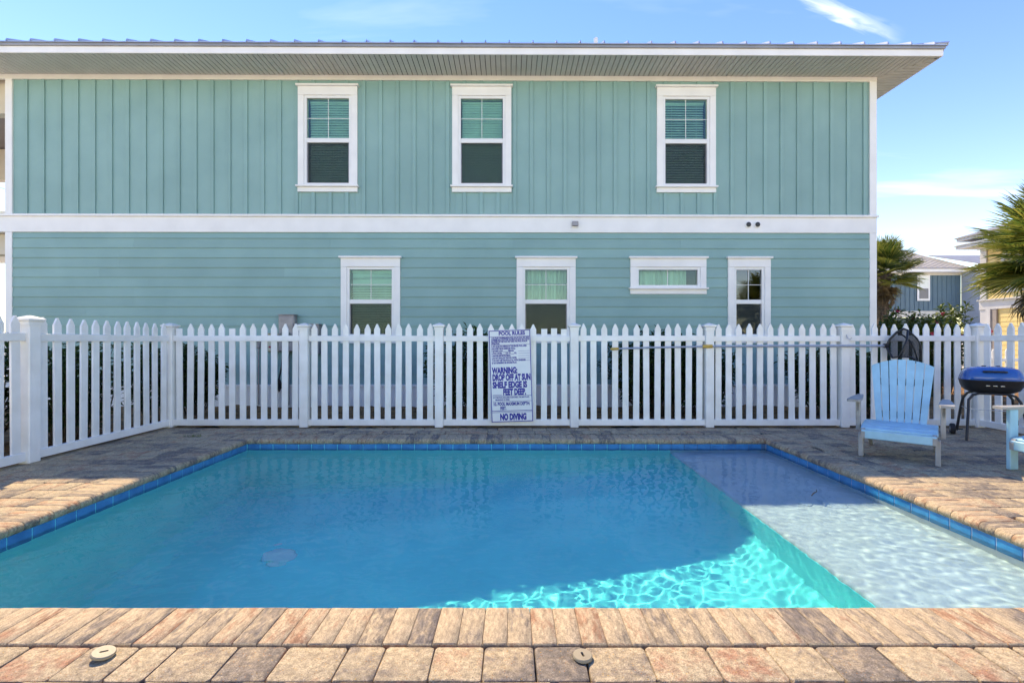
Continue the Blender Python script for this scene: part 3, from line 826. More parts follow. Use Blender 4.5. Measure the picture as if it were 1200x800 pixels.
# ------------------------------------------------------------------ picket fences
PW, PT = .080, .022
def picket_mesh(flat):
    z0 = .075
    if flat: o = [(-PW/2, z0), (PW/2, z0), (PW/2, 1.322), (-PW/2, 1.322)]
    else: o = [(-PW/2, z0), (PW/2, z0), (PW/2, 1.318), (PW*.40, 1.332), (.007, 1.386), (-.007, 1.386), (-PW*.40, 1.332), (-PW/2, 1.318)]
    c = .003
    def ins(s): return [(x*(1-s*2/PW), z if z < .5 else z - s) for x, z in o]
    A = [(x, -PT/2, z) for x, z in ins(c)]; B = [(x, -PT/2+c, z) for x, z in o]; D = [(x, PT/2-c, z) for x, z in o]; E_ = [(x, PT/2, z) for x, z in ins(c)]
    return MB().loft([E_, D, B, A]).mesh('picket', M['vinyl'], 30)
PK = picket_mesh(False); PKF = picket_mesh(True)
pcap_me = MB().cbox((-PW/2-.003, -PT/2-.003, 1.255), (PW/2+.003, PT/2+.003, 1.262), .001).mesh('cap_seam', M['vinyl'])
def post(parent, loc, h=1.375):
    p = MB().cbox((-.055, -.055, 0), (.055, .055, h-.025), .006).build('post', M['vinyl'], parent, 30, loc)
    def sq(r, z): return [(-r,-r,z), (r,-r,z), (r,r,z), (-r,r,z)]
    MB().loft([sq(.060, h-.075), sq(.062, h-.04), sq(.080, h-.022), sq(.080, h-.008), sq(.05, h+.006), sq(.01, h+.022)]).build('post_cap', M['vinyl'], p)
    return p
def fence(name, label, start, direction, npanel, plen, flats=(), per=12, end_post=True, first_post=True):
    ang = math.atan2(direction[1], direction[0])
    root = thing(name, label, 'fence', (start[0], start[1], 0), ang)
    for k in range(npanel + 1):
        if (k == 0 and not first_post) or (k == npanel and not end_post): continue
        post(root, (k*plen, 0, 0))
    idx = 0
    for k in range(npanel):
        a, b = k*plen+.0555, (k+1)*plen-.0555
        sag = random.uniform(-.003, .003)
        MB().cbox((a, -.026, .022), (b, .026, .105), .004).build('rail', M['vinyl'], root)
        MB().cbox((a, -.026, 1.152+sag), (b, .026, 1.228+sag), .004).build('rail', M['vinyl'], root)
        step = (b-a)/(per-.0)
        for i in range(per):
            x = a + step*(i+.5)
            o = put('picket', PKF if (k, i) in flats else PK, root, (x + random.uniform(-.004,.004), 0, random.uniform(-.005,.004)), (random.uniform(-.004,.004), random.uniform(-.006,.006), random.uniform(-.03,.03)))
            if (k, i) in ((0, 2),): put('cap_seam', pcap_me, root, (x, 0, 0))
    return root
FYB = 6.205; FX0 = -4.60; FX1 = 6.27
PL = (FX1-FX0)/6
bf = fence('picket_fence', 'long white vinyl picket fence between the pool and the teal house', (FX0, FYB), (1, 0), 6, PL, {(0,0), (0,5), (2,9), (2,10), (2,11)})
lf = fence('picket_fence', 'white picket fence running toward the viewer along the left of the deck', (FX0, FYB-4*PL), (0, 1), 4, PL, (), end_post=False)
rf = fence('picket_fence', 'short run of white picket fence behind the barbecue at far right', (FX1, FYB), (0, -1), 3, PL, (), first_post=False)
# hook on a post, part of the fence
MB().tube([(5*PL+.005, -.058, 1.24), (5*PL+.005, -.075, 1.20), (5*PL+.02, -.10, 1.175), (5*PL+.03, -.115, 1.20)], .005, 6).build('hook', M['alu'], bf, 60)

# ------------------------------------------------------------------ pool rules sign
sg = thing('pool_rules_sign', 'white and blue pool rules sign fixed to the fence pickets', 'sign', (P(600.5, 400, 6.13).x, 6.135, 0), 0)
SW, SH = .562, 1.228
zc = P(600, 440.3, 6.13).z
sg.location.z = zc - SH/2
sg.rotation_euler = (0, R(-1.9), 0)
def sgb(name, x0, x1, z0, z1, y, mat, par): return MB().box((x0, y, z0), (x1, y+.002, z1)).build(name, M[mat], par)
panel = MB().cbox((-SW/2, -.006, 0), (SW/2, 0, SH), .003).build('panel', M['signwhite'], sg)
def line(x0, x1, z0, z1): sgb('border', x0, x1, z0, z1, -.0085, 'signblue', panel)
e = .006; wln = .010
line(-SW/2+e, SW/2-e, SH-e-wln, SH-e); line(-SW/2+e, SW/2-e, e, e+wln)
line(-SW/2+e, -SW/2+e+wln, e, SH-e); line(SW/2-e-wln, SW/2-e, e, SH-e)
for zf in (.925,): line(-SW/2+e+wln, SW/2-e-wln, SH*zf, SH*zf+.005)
for zf in (.838, .285, .225): line(-SW/2+.03, SW/2-e-wln, SH*zf, SH*zf+.004)
line(-SW/2+e+wln, SW/2-e-wln, SH*.122, SH*.122+.007); line(-SW/2+e+wln, SW/2-e-wln, SH*.108, SH*.108+.005)
def letters(txt, x0, x1, z, h, bold=.012):
    cu = bpy.data.curves.new('lettering', 'FONT'); cu.body = txt; cu.size = 1; cu.offset = bold; cu.extrude = .0; cu.resolution_u = 3
    cu.materials.append(M['signblue'])
    tmp = put('lettering_tmp', cu); bpy.context.view_layer.update()
    w = max(tmp.dimensions.x, .01)
    me = bpy.data.meshes.new_from_object(tmp.evaluated_get(bpy.context.evaluated_depsgraph_get()))
    bpy.data.objects.remove(tmp); me.materials.clear(); me.materials.append(M['signblue'])
    o = put('lettering', me, panel)
    # fit the words to their width, stand them up on the panel
    o.scale = ((x1-x0)/w, h/.70, 1)
    o.rotation_euler = (R(90), 0, 0); o.location = (x0, -.0075, z)
l, r = -SW/2+.035, SW/2-.022
letters('POOL RULES', -.145, .205, SH*.943, .048, .05)
fine = [('1. NO FOOD OR BEVERAGES IN POOL OR ON POOL WET DECK', 1.0), ('COMMERCIALLY BOTTLED WATER IN PLASTIC BOTTLES IS', 1.0), ('ALLOWED ON THE POOL WET DECK FOR POOL PATRON', .95), ('HYDRATION.', .22)]
zz = .905
for t_, f_ in fine: letters(t_, l, l+(r-l)*f_, SH*zz, .021, .06); zz -= .0205
fine2 = [('2. NO GLASS OR ANIMALS IN THE FENCED POOL AREA', .93), ('(OR 50 FEET FROM UNFENCED POOL).', .63), ('3. BATHING LOAD: _______ PERSONS', .58), ('4. POOL HOURS: ____ A.M. TO ____ P.M.', .66), ('5. SHOWER BEFORE ENTERING.', .50), ('6. DO NOT SWALLOW THE POOL WATER.', .66), ('7. DO NOT USE THE POOL IF ILL WITH DIARRHEA.', .90), ('8. NO RUNNING OR ROUGH PLAY.', .66)]
zz = .815
for t_, f_ in fine2: letters(t_, l, l+(r-l)*f_, SH*zz, .022, .06); zz -= .0255
for zf in (.766, .741, .715, .690, .664): line(l+(r-l)*.70, r, SH*zf, SH*zf+.003)
for t_, x0, x1, z_ in (('WARNING:', l, l+.34, .530), ('DROP OFF AT SUN', l, r, .455), ('SHELF EDGE IS', l, l+.46, .375), ('FEET DEEP.', l+.135, l+.44, .297)):
    letters(t_, x0, x1, SH*z_, .078, .062)
line(l, l+.115, SH*.297, SH*.297+.004)
letters('9. IF THIS POOL INCLUDES A SUN SHELF, THE MAX PLACE', l, l+(r-l)*.95, SH*.262, .019, .045); letters('MARKING IS HERE.', l+.03, l+.22, SH*.238, .019, .045)
letters('10. POOL MAXIMUM DEPTH:', l, l+(r-l)*.95, SH*.183, .042, .045); letters('FEET.', l+.09, l+.17, SH*.137, .042, .045)
letters('NO DIVING', l+.085, l+.435, SH*.028, .078, .065)

# ------------------------------------------------------------------ leaf net on its pole, hung along the fence
PY_ = FYB - .06
sk = thing('leaf_skimmer_net', 'long aluminium pole with yellow grips and black leaf net hung on the fence', 'pool net', (P(716, 408, PY_).x, PY_, 0), 0)
def Q(u, v, dy=0): p = P(u, v, PY_+dy); return (p.x - sk.location.x, dy, p.z)
MB().tube([Q(724, 408.5, -.01), Q(760, 407.2, -.01), Q(830, 405.8, -.01)], .012, 8).build('pole', M['alu'], sk, 40)
MB().tube([Q(828, 405.8, -.01), Q(930, 405.2, -.02), Q(1038, 405.2, -.03)], .016, 8).build('pole', M['alu'], sk, 40)
MB().tube([Q(715, 409, -.01), Q(717, 408.8, -.01), Q(725, 408.4, -.01)], [.008, .018, .016], 8).build('grip', M['yellowgrip'], sk, 40)
MB().tube([Q(823.5, 405.8, -.012), Q(834.5, 405.6, -.012)], .024, 10).build('grip', M['yellowgrip'], sk, 40)
MB().tube([Q(1036, 405, -.03), Q(1040, 405, -.03)], .03, 8).build('socket', M['black'], sk, 40)
hoop = [Q(1039, 405, -.03), Q(1043, 397, -.05), Q(1051, 389, -.08), Q(1059, 385.2, -.12), Q(1064, 387, -.17), Q(1063, 397, -.22), Q(1059, 408, -.24), Q(1054, 418, -.2), Q(1046, 419, -.12), Q(1041, 411, -.06), Q(1039, 405, -.03)]
MB().tube(hoop, .014, 8).build('hoop', M['black'], sk, 60)
# the bag: from the hoop down to the point where it hangs behind the chair
tip = Vector(Q(1079, 434, -.20)); mb = MB(); rows = 6; H_ = [Vector(p) for p in hoop[:-1]]; n = len(H_)
for k in range(rows+1):
    t_ = k/rows
    for i, p in enumerate(H_):
        q = p.lerp(tip, t_); q += Vector((.05*math.sin(math.pi*t_), .03*math.sin(i*2.3+3*t_)*math.sin(math.pi*t_), .07*math.sin(math.pi*t_) + .02*math.sin(i*1.7)*math.sin(math.pi*t_))); mb.v.append(tuple(q))
for k in range(rows):
    for i in range(n):
        j = (i+1) % n; mb.f.append((k*n+i, k*n+j, (k+1)*n+j, (k+1)*n+i))
mb.build('net_bag', M['net'], sk, 60)
for i in (2, 4, 7): MB().tube([mb.v[k*n+i] for k in range(rows)], .010, 5).build('net_seam', M['black'], sk, 60)

# ------------------------------------------------------------------ adirondack chairs
def adirondack(label, loc, rz, variant=0):
    t = thing('adirondack_chair', label, 'chair', loc, rz, 'pale blue garden chairs')
    bl, gr = M['chairblue'], M['chairgrey']
    W = .60
    # side stringers: from the front edge down to the ground at the back
    for s in (-1, 1):
        o = [(-.062, .19), (-.066, .25), (-.04, .285), (.10, .305), (.45, .30), (.78, .06), (.80, 0), (.68, 0), (.48, .13), (.10, .20)]
        x0 = s*(W/2-.035); m_ = MB().prism([(p, q) for p, q in o], 0, .032)
        MB().add([(x0 + s*yv - (.016 if s < 0 else -.016) - s*.032, xv, zv) for xv, yv, zv in m_.v], m_.f).build('stringer', gr, t)
    # seat slats
    prof = [(.0, .276), (.095, .292), (.19, .300), (.285, .302), (.38, .298)]
    for k, (yv, zv) in enumerate(prof):
        sl = .20 - .06*k
        MB().cbox((-W/2+.012, -.042, -.012), (W/2-.012, .042, .012), .006, Matrix.Translation((0, yv+.01, zv+.008)) @ Matrix.Rotation(sl, 4, 'X')).build('seat_slat', bl, t)
    MB().cbox((-W/2+.02, -.062, .188), (W/2-.02, -.037, .272), .006).build('front_slat', bl, t)
    # fan of back slats
    b0 = Vector((0, .40, .30)); up = Vector((0, .36, .93)).normalized(); nrm = Vector((0, .93, -.36)).normalized()
    n = 7
    for k in range(n):
        c = (k-(n-1)/2)
        wb = .056; wt = .074; g = .0035
        xb0, xb1 = (c-.5)*wb+g, (c+.5)*wb-g; xt0, xt1 = (c-.5)*wt+g, (c+.5)*wt-g
        def top(x): return .70 - 1.15*x*x
        q = [(xb0, -.06), (xb1, -.06), (xt1, top(xt1)), ((xt0+xt1)/2, top((xt0+xt1)/2)+.001), (xt0, top(xt0))]
        A = [Vector((x, 0, 0)) + b0 + up*h_ - nrm*.01 for x, h_ in q]; B = [p + nrm*.02 for p in A]
        MB().loft([B, A]).build('back_slat', bl, t)
    for h_, w_ in ((.10, .19), (.46, .225)):
        c0 = b0 + up*h_ + nrm*.026
        MB().cbox((-w_, -.014, -.035), (w_, .014, .035), .004, Matrix.Translation(c0) @ Matrix.Rotation(math.atan2(-.36, .93), 4, 'X')).build('back_brace', gr, t)
    for s in (-1, 1):
        lx = s*(W/2+.005)
        if variant == 0:
            MB().cbox((lx-.04 if s > 0 else lx, -.035, 0), (lx if s > 0 else lx+.04, .045, .235), .005).build('leg', gr, t)
            MB().cbox((lx-.004 if s > 0 else lx-.034, .09, .24), (lx+.034 if s > 0 else lx+.004, .16, .535), .005).build('arm_post', gr, t)
        else:
            MB().cbox((lx-.0 if s > 0 else lx-.035, -.02, 0), (lx+.035 if s > 0 else lx, .065, .54), .005).build('leg', bl, t)
        ax = s*(W/2+.045)
        o = [(ax-.055, -.02), (ax-.04, -.05), (ax+.04, -.05), (ax+.055, -.02), (ax+.05, .25), (ax-s*.0+.02, .60), (ax-.03, .60), (ax-.05, .25)]
        if variant == 1: o = [(x, y_-.05) for x, y_ in o]
        MB().loft([[(x, y_, .541) for x, y_ in o], [(x, y_, .565) for x, y_ in o]]).build('armrest', gr, t)
        MB().prism([(-.0, .44), (.0, .538), (.09, .538)], -.012, .012).build('arm_bracket', gr, t, None, (ax-s*.02, .09 if variant == 0 else .07, 0), (0, 0, R(90)))
    return t
adirondack('pale blue slatted garden chair standing in front of the leaf net', (3.735, 4.46, 0), R(-43))
adirondack('pale blue garden chair cut off by the right edge, in front of the barbecue', (4.52, 3.83, 0), R(-84), 1)

# ------------------------------------------------------------------ barbecue
gp = P(1162, 505, 5.40)
gl = thing('barbecue_grill', 'blue lidded charcoal barbecue on black tube legs by the fence corner', 'barbecue', (5.63, 5.42, 0), R(-34))
def rrect(w, d, z, r=.13, n=5):
    pts = []
    r = min(r, w*.95, d*.95)
    for sx, sy, a0 in ((1,1,0), (-1,1,90), (-1,-1,180), (1,-1,270)):
        for k in range(n):
            a = R(a0 + 90*k/(n-1)); pts.append((sx*(w-r)+r*math.cos(a), sy*(d-r)+r*math.sin(a), z))
    return pts
LS = ((1.0, .700), (1.015, .705), (.985, .745), (.93, .790), (.83, .828), (.64, .850), (.3, .858))
MB().loft([rrect(.262*k_, .185*k_, z_, .11) for k_, z_ in LS]).build('lid', M['grillblue'], gl, 45)
BS = ((.45, .545), (.70, .553), (.87, .582), (.965, .632), (1.0, .685), (1.025, .694), (1.025, .6995))
bowl = MB().loft([rrect(.262*k_, .185*k_, z_, .11) for k_, z_ in BS]).build('bowl', M['black'], gl, 45)
for k in (-1, 0, 1): MB().cbox((-.018+k*.06, -.186, .634), (.018+k*.06, -.165, .646), .003).build('vent_slot', M['chrome'], bowl)
MB().tube([(-.095, -.135, .80), (-.09, -.185, .802), (-.07, -.20, .804), (.07, -.20, .804), (.09, -.185, .802), (.095, -.135, .80)], .011, 8).build('lid_handle', M['black'], gl, 60)
for s in (-1, 1):
    MB().cbox((s*.06-.018, -.018, .856), (s*.06+.018, .018, .866), .004).build('lid_vent', M['black'], gl)
    # tube leg frame: an inverted U at the front and at the back, feet splayed
    y0, y1 = (-.27, -.13) if s < 0 else (.21, .13)
    MB().tube([(-.255, y0, .0 if s < 0 else .05), (-.225, y0*.4+y1*.6, .36), (-.212, y1, .465), (-.175, y1, .525), (-.12, y1, .545), (.12, y1, .545), (.175, y1, .525), (.212, y1, .465), (.225, y0*.4+y1*.6, .36), (.255, y0, .0)], .014, 8).build('leg_frame', M['black'], gl, 60)
for s in (-1, 1): MB().tube([(s*.225, -.186, .36), (s*.225, .162, .36)], .006, 6).build('crossbar', M['chrome'], gl, 60)
MB().tube([(-.225, -.186, .36), (.225, -.186, .36)], .004, 6).build('crossbar', M['chrome'], gl, 60)
MB().tube([(-.30, .20, .066), (-.20, .20, .066)], .008, 6).build('axle', M['black'], gl, 60)
wm = Matrix.Translation((-.295, .20, .066)) @ Matrix.Rotation(R(90), 4, 'Y')
wh = MB().lathe([(.03, -.022), (.060, -.022), (.066, -.014), (.066, .014), (.060, .022), (.03, .022)], 20, wm).build('wheel', M['rubber'], gl, 40)
MB().lathe([(.028, -.024), (.028, .024)], 12, wm).build('hub', M['greybox'], wh, 40)

# ------------------------------------------------------------------ anchor caps on the near deck
def slotcap(label, loc, rot, r=.035):
    t = thing('anchor_cap', label, 'cap', loc, 0, 'cream slotted caps on the near pavers')
    t.rotation_euler = rot
    # disc built as a ring round a long slot
    n = 32; h = .010
    sl = []
    for k in range(n):
        a = 2*math.pi*k/n; x = math.cos(a)*.0045; yv = math.sin(a)*.0045 + (.0085 if math.sin(a) >= 0 else -.0085); sl.append((x, yv))
    ou = [(math.cos(2*math.pi*k/n)*r, math.sin(2*math.pi*k/n)*r) for k in range(n)]
    def rg(q, s, z): return [(x*s, y_*s, z) for x, y_ in q]
    rings = [rg(sl, 1, .002), rg(sl, 1, h), rg(ou, .93, h), rg(ou, 1, h-.003), rg(ou, 1, 0)]
    MB().loft([r_ for r_ in rings], cap=False).build('rim', M['cream'], t, 40)
    MB().loft([rg(sl, 1.2, -.004), rg(sl, 1.2, .0015)]).build('slot_floor', M['sand'], t)
    return t
slotcap('cream slotted cap lying flat on the near pavers, right of centre', (.257, 1.676, .004), (0, 0, R(12)))
slotcap('tilted cream slotted cap standing proud of the pavers at lower left', (-1.49, 1.68, .012), (R(-10), R(7), R(-48)), .037)

# ------------------------------------------------------------------ plants
def shrub(label, x, y, h, w, nstem, leaves, seed, mat='leafdark', ll=.13, group=None, flowers=0, z0=-.03, name='leafy_shrub', d=None, lw=.016):
    rnd = random.Random(seed); d = d or w
    t = thing(name, label, 'shrub', (x, y, z0), 0, group)
    sb = MB(); fb = MB(); tips = []
    for k in range(nstem):
        bx_, by_ = rnd.uniform(-.45,.45)*w, rnd.uniform(-.45,.45)*d
        tx, ty = bx_*1.5 + rnd.uniform(-.2,.2)*w, by_*1.5 + rnd.uniform(-.2,.2)*d
        hh = h*rnd.uniform(.62, 1.0)*(1-.25*abs(tx)/max(w,.01))
        pts = [Vector((bx_*.5, by_*.5, 0)), Vector((bx_, by_, hh*.35)), Vector(((bx_+tx)/2, (by_+ty)/2, hh*.7)), Vector((tx, ty, hh))]
        sb.tube(pts, [.010, .008, .006, .003], 4)
        for i in range(leaves):
            s = rnd.uniform(.12, 1)**.8; q = s*3; a = min(int(q), 2); p = pts[a].lerp(pts[a+1], q-a)
            az = rnd.uniform(0, 6.283); el = rnd.uniform(-.35, 1.1); L_ = ll*rnd.uniform(.6, 1.2)
            dr = Vector((math.cos(az)*math.cos(el), math.sin(az)*math.cos(el), math.sin(el)))
            sd = dr.cross(Vector((0,0,1))).normalized()*lw*rnd.uniform(.7,1.2)
            p = p + dr*rnd.uniform(0, .05); m1 = p + dr*L_*.5 + Vector((0,0,.006)); e_ = p + dr*L_ - Vector((0,0,L_*.18))
            fb.add([p, m1+sd, e_, m1-sd], [(0,1,2,3)])
        tips.append(pts[-1])
    sb.build('stem', M['stem'], t); fb.build('foliage', M[mat], t)
    for k in range(flowers):
        p = rnd.choice(tips) + Vector((rnd.uniform(-.12,.12), rnd.uniform(-.15,.05), rnd.uniform(-.15,.06))); f = MB()
        for i in range(5):
            a = i*1.2566; c = Vector((math.cos(a), rnd.uniform(-.6,.2), math.sin(a))).normalized()*.05; s_ = c.cross(Vector((0,1,0))).normalized()*.028
            f.add([p, p+c*.6+s_, p+c, p+c*.6-s_], [(0,1,2,3)])
        f.build('flower', M['flower'], t)
    return t
g1 = 'dark green shrubs growing between the fence and the teal house'
shrub('dark green shrub behind the left fence, nearest the corner post', -5.35, 5.5, 1.35, .75, 39, 75, 1, group=g1, lw=.022)
shrub('dark green shrub behind the left fence, middle of the row', -6.0, 5.0, 1.40, .8, 39, 75, 2, group=g1, lw=.022)
shrub('dark green shrub behind the left fence, nearest the left edge', -5.75, 4.1, 1.25, .8, 39, 75, 3, group=g1, lw=.022)
shrub('dark green shrub at the left end of the long fence', -5.15, 6.75, 1.30, .6, 33, 68, 4, group=g1, lw=.022)
shrub('low dark shrub just right of the left corner post', -5.15, 7.45, 1.15, .45, 30, 75, 5, group=g1, lw=.022)
shrub('tall dark green shrub left of the pool rules sign', -.62, 7.45, 1.42, .95, 60, 81, 6, group=g1, lw=.022)
shrub('wide dark green shrub behind the yellow-tipped pole end', 2.35, 7.4, 1.50, 1.05, 69, 81, 7, group=g1, lw=.022)
shrub('dark green shrub behind the fence, below the small wide window', 3.15, 7.5, 1.28, .65, 36, 75, 8, group=g1, lw=.022)
shrub('dark green shrub behind the hooked fence post', 5.05, 7.3, 1.22, .85, 48, 75, 9, group=g1, lw=.022)
shrub('dark green shrub behind the blue garden chair', 5.95, 7.35, 1.15, .7, 39, 75, 10, group=g1, lw=.022)
g2 = 'sunlit flowering shrubs beside the teal house'
shrub('green hedge with red blossoms beside the corner of the teal house', 8.15, 10.1, 2.0, .7, 44, 110, 11, 'leaflit', .12, g2, 6, lw=.026)
shrub('flowering hedge with pink blossoms above the leaf net', 8.85, 9.9, 1.95, .7, 40, 100, 12, 'leaflit', .12, g2, 9, lw=.026)
shrub('taller loose green hedge right of the pink blossoms', 9.65, 10.3, 2.15, .7, 34, 100, 13, 'leaflit', .13, g2, 3, lw=.026)
shrub('yellow-green shrub seen under the porch at the left edge', -18.5, 15.5, 2.4, 1.6, 40, 60, 14, 'leaflit', .2, None, 0, lw=.05)
shrub('small weedy shrub by the far white fence', 11.9, 12.4, .8, .5, 14, 40, 15, 'leaflit', .10, None, 6, lw=.02)
# tuft of grass in the paving
def tuft(x, y):
    mb = MB(); rnd = random.Random(5)
    for k in range(60):
        a = rnd.uniform(0, 6.28); p = Vector((rnd.gauss(0, .07), rnd.gauss(0, .022), .0)); L_ = rnd.uniform(.02, .055)
        d_ = Vector((math.cos(a)*.6, math.sin(a)*.6, .8)).normalized()*L_; s_ = Vector((-math.sin(a), math.cos(a), 0))*.002
        mb.add([p-s_, p+s_, p+d_], [(0,1,2)])
    return tag(mb.build('grass_tuft', M['leaflit'], None, None, (x, y, 0)), 'small green grass tuft growing in the paving near the fence corner', 'grass tuft', None, 'stuff')
tuft(P(226, 511, 5.58).x, 5.58)
# floating twig on the water over the shelf
tw = P(950, 580, 3.90); 
t = tag(MB().tube([(-.07, -.05, 0), (-.02, 0, .004), (.04, .05, .002), (.06, .09, .006)], [.004, .005, .004, .002], 5).build('floating_twig', M['palmdead'], None, 40, (tw.x, 3.83, WATER+.002)), 'thin brown twig floating over the white sun shelf', 'twig')

# fan palms
def frond_mesh(seed, L_, dead=False):
    rnd = random.Random(seed); mb = MB()
    pet = L_*.45
    droop = rnd.uniform(.15, .35) if not dead else .7
    pts = [Vector((0,0,0)), Vector((pet*.5, 0, pet*.06)), Vector((pet, 0, 0))]
    mb.tube(pts, [.018, .013, .010], 4)
    n = 44; blade = L_*.62
    for k in range(n):
        a = (k/(n-1)-.5)*R(210)
        l_ = blade*(1-.22*abs(k/(n-1)-.5)*2)*rnd.uniform(.85, 1.06)
        d0 = Vector((math.cos(a), math.sin(a), .10 + .12*math.cos(a)))
        c0 = pts[-1]; sd = Vector((-math.sin(a), math.cos(a), 0)); w = .0125*L_
        p1 = c0 + d0*l_*.45; p1.z += rnd.uniform(-.02,.02)*L_
        p2 = c0 + d0*l_*.78; p2.z -= droop*l_*.16
        p3 = c0 + d0*l_*rnd.uniform(.97,1.05); p3.z -= droop*l_*rnd.uniform(.4, .75)
        fold = Vector((0,0,-w*.5))
        mb.add([c0 - sd*w*.25, p1 - sd*w + fold, p2 - sd*w*.65 + fold, p3, p2 + Vector((0,0,w*.2)), p1 + Vector((0,0,w*.3)), c0 + sd*w*.25, p1 + sd*w + fold, p2 + sd*w*.65 + fold],
               [(0,1,5), (1,2,4,5), (2,3,4), (0,5,6), (6,5,7), (5,4,8,7), (4,3,8)])
    return mb.mesh('frond', M['palmdead' if dead else 'palmleaf'])
def palm(label, x, y, trunk, L_, nf, ndead, seed, lean=0):
    rnd = random.Random(seed)
    t = thing('fan_palm', label, 'palm tree', (x, y, -.06), 0, 'fan palms')
    mb = MB(); ns = 14; n = 12
    for k in range(ns+1):
        z = trunk*k/ns; r = .15 + .03*(1-k/ns) + (.016 if k % 2 else -.012) + (.04 if k > ns-4 else 0)
        mb.v += [(lean*z + r*math.cos(2*math.pi*i/n)*(1+rnd.uniform(-.07,.07)), r*math.sin(2*math.pi*i/n)*(1+rnd.uniform(-.07,.07)), z) for i in range(n)]
    for k in range(ns):
        for i in range(n): mb.f.append((k*n+i, k*n+(i+1) % n, (k+1)*n+(i+1) % n, (k+1)*n+i))
    tr = mb.build('trunk', M['bark'], t)
    for k in range(22):                                    # old leaf bases on the trunk
        a = rnd.uniform(0, 6.28); z = trunk*rnd.uniform(.45, 1.0); d_ = Vector((math.cos(a), math.sin(a), 0))
        p = Vector((lean*z, 0, z)) + d_*.15
        MB().tube([p, p + d_*.09 + Vector((0,0,.16)), p + d_*.15 + Vector((0,0,.34))], [.035, .025, .012], 5).build('leaf_base', M['bark'], t)
    crown = bpy.data.objects.new('crown', None); C.objects.link(crown); crown.parent = t; crown.location = (lean*trunk, 0, trunk+.05)
    var = [frond_mesh(seed*10+i, L_) for i in range(5)]; dv = [frond_mesh(seed*10+7+i, L_*.85, True) for i in range(2)]
    for k in range(nf):
        el = R(82 - 118*(k/nf)**.9 + rnd.uniform(-9, 9)); az = k*2.39996 + rnd.uniform(-.25,.25)
        put('frond', rnd.choice(var), crown, (0, 0, -.25*(k/nf)), None).rotation_euler = Matrix.Rotation(az, 3, 'Z').to_4x4().to_3x3().__matmul__(Matrix.Rotation(-el, 3, 'Y')).__matmul__(Matrix.Rotation(rnd.uniform(-.5,.5), 3, 'X')).to_euler()
    for k in range(ndead):
        el = R(rnd.uniform(-80, -50)); az = rnd.uniform(0, 6.28)
        put('frond', rnd.choice(dv), crown, (0, 0, -.3), None).rotation_euler = (Matrix.Rotation(az, 3, 'Z') @ Matrix.Rotation(-el, 3, 'Y') @ Matrix.Rotation(rnd.uniform(-.5,.5), 3, 'X')).to_euler()
    return t
palm('small fan palm beside the right corner of the teal house', 11.25, 14.0, 3.35, 1.05, 40, 5, 21)
palm('large fan palm leaning in from the right edge above the yellow wall', 10.35, 8.5, 2.9, 1.5, 74, 12, 22)
palm('fan palm mirrored in the narrow window of the teal house', 10.3, -1.2, 2.6, 1.5, 36, 8, 23)

# ------------------------------------------------------------------ neighbouring houses and far fence
bh = thing('blue_house', 'far blue house with pale metal roof behind the small palm', 'house', (27, 31, 0), 0)
def bb(name, a, b, mat, par=None, c=.01): return MB().cbox((a[0]-27, a[1]-31, a[2]), (b[0]-27, b[1]-31, b[2]), c).build(name, M[mat], par or bh)
ze = 5.75
bb('wall', (22, 31, 3.2), (30.2, 37, ze), 'bluehouse'); bb('band', (22, 30.95, 2.75), (30.2, 31.05, 3.199), 'palewall'); bb('carport_shade', (22, 31.3, -.08), (30.2, 37, 2.749), 'darkteal')  # dark box below the band: painted shade of the open carport
for k in range(26): bb('batten', (22.1+.31*k, 30.965, 3.2), (22.15+.31*k, 30.999, ze-.16), 'bluehouse', None, .004)
bb('frieze', (22, 30.95, ze-.155), (30.2, 30.998, ze+.0), 'palewall')
for u in (1081.5, 1034):
    xw = (u-600)/FPX*31
    w_ = bb('window', (xw-.43, 30.93, 3.88), (xw+.43, 30.963, 5.60), 'frame')
    MB().box((xw-.30-27, -.085, 4.02), (xw+.30-27, -.071, 5.44)).build('pane', M['roomdark'], w_)
    MB().box((xw-.30-27, -.088, 4.76), (xw+.30-27, -.0855, 5.44)).build('blind', M['blind'], w_)
    MB().box((xw-.32-27, -.10, 4.70), (xw+.32-27, -.09, 4.78)).build('meeting_rail', M['frame'], w_)
bb('side_wall', (30.201, 29.6, 2.3), (33.2, 31, ze), 'palewall'); bb('shingle_wall', (30.17, 29.6, 2.3), (30.2005, 30.9, ze), 'shingle')
bb('window', (31.35, 29.55, 3.7), (31.9, 29.598, 5.3), 'darkteal')
bb('garage_header', (29.3, 29.5, 1.95), (33.2, 29.85, 2.299), 'darkteal'); bb('garage_post', (29.3, 29.5, -.08), (29.75, 29.85, 1.949), 'darkteal'); bb('garage_door', (29.76, 29.7, -.08), (33.2, 29.8, 1.948), 'palewall')
bb('eave', (21.4, 30.4, ze+.001), (30.3, 31.2, ze+.22), 'white'); bb('eave', (30.05, 29.1, ze+.0015), (33.8, 30.39, ze+.221), 'white')
def slab(pts, th, name, mat, par):
    A = [Vector(p) for p in pts]; n = (A[1]-A[0]).cross(A[2]-A[0]).normalized()*th
    return MB().loft([[tuple(p-n) for p in A], [tuple(p) for p in A]]).build(name, M[mat], par)
rr_ = slab([(-5.7, -.65, ze+.23), (3.4, -.65, ze+.23), (3.4, 4.4, 8.05), (-5.7, 4.4, 8.05)], .05, 'roof', 'paleroof', bh)
slab([(3.0, -2.0, ze+.24), (6.9, -2.0, ze+.24), (6.9, 2.2, 7.35), (3.0, 2.2, 7.35)], .05, 'porch_roof', 'paleroof', bh)
for k in range(22):
    xx = -5.6 + .41*k
    MB().tube([(xx, -.66, ze+.25), (xx, 4.4, 8.08)], .022, 4).build('standing_seam', M['paleroof'], rr_)
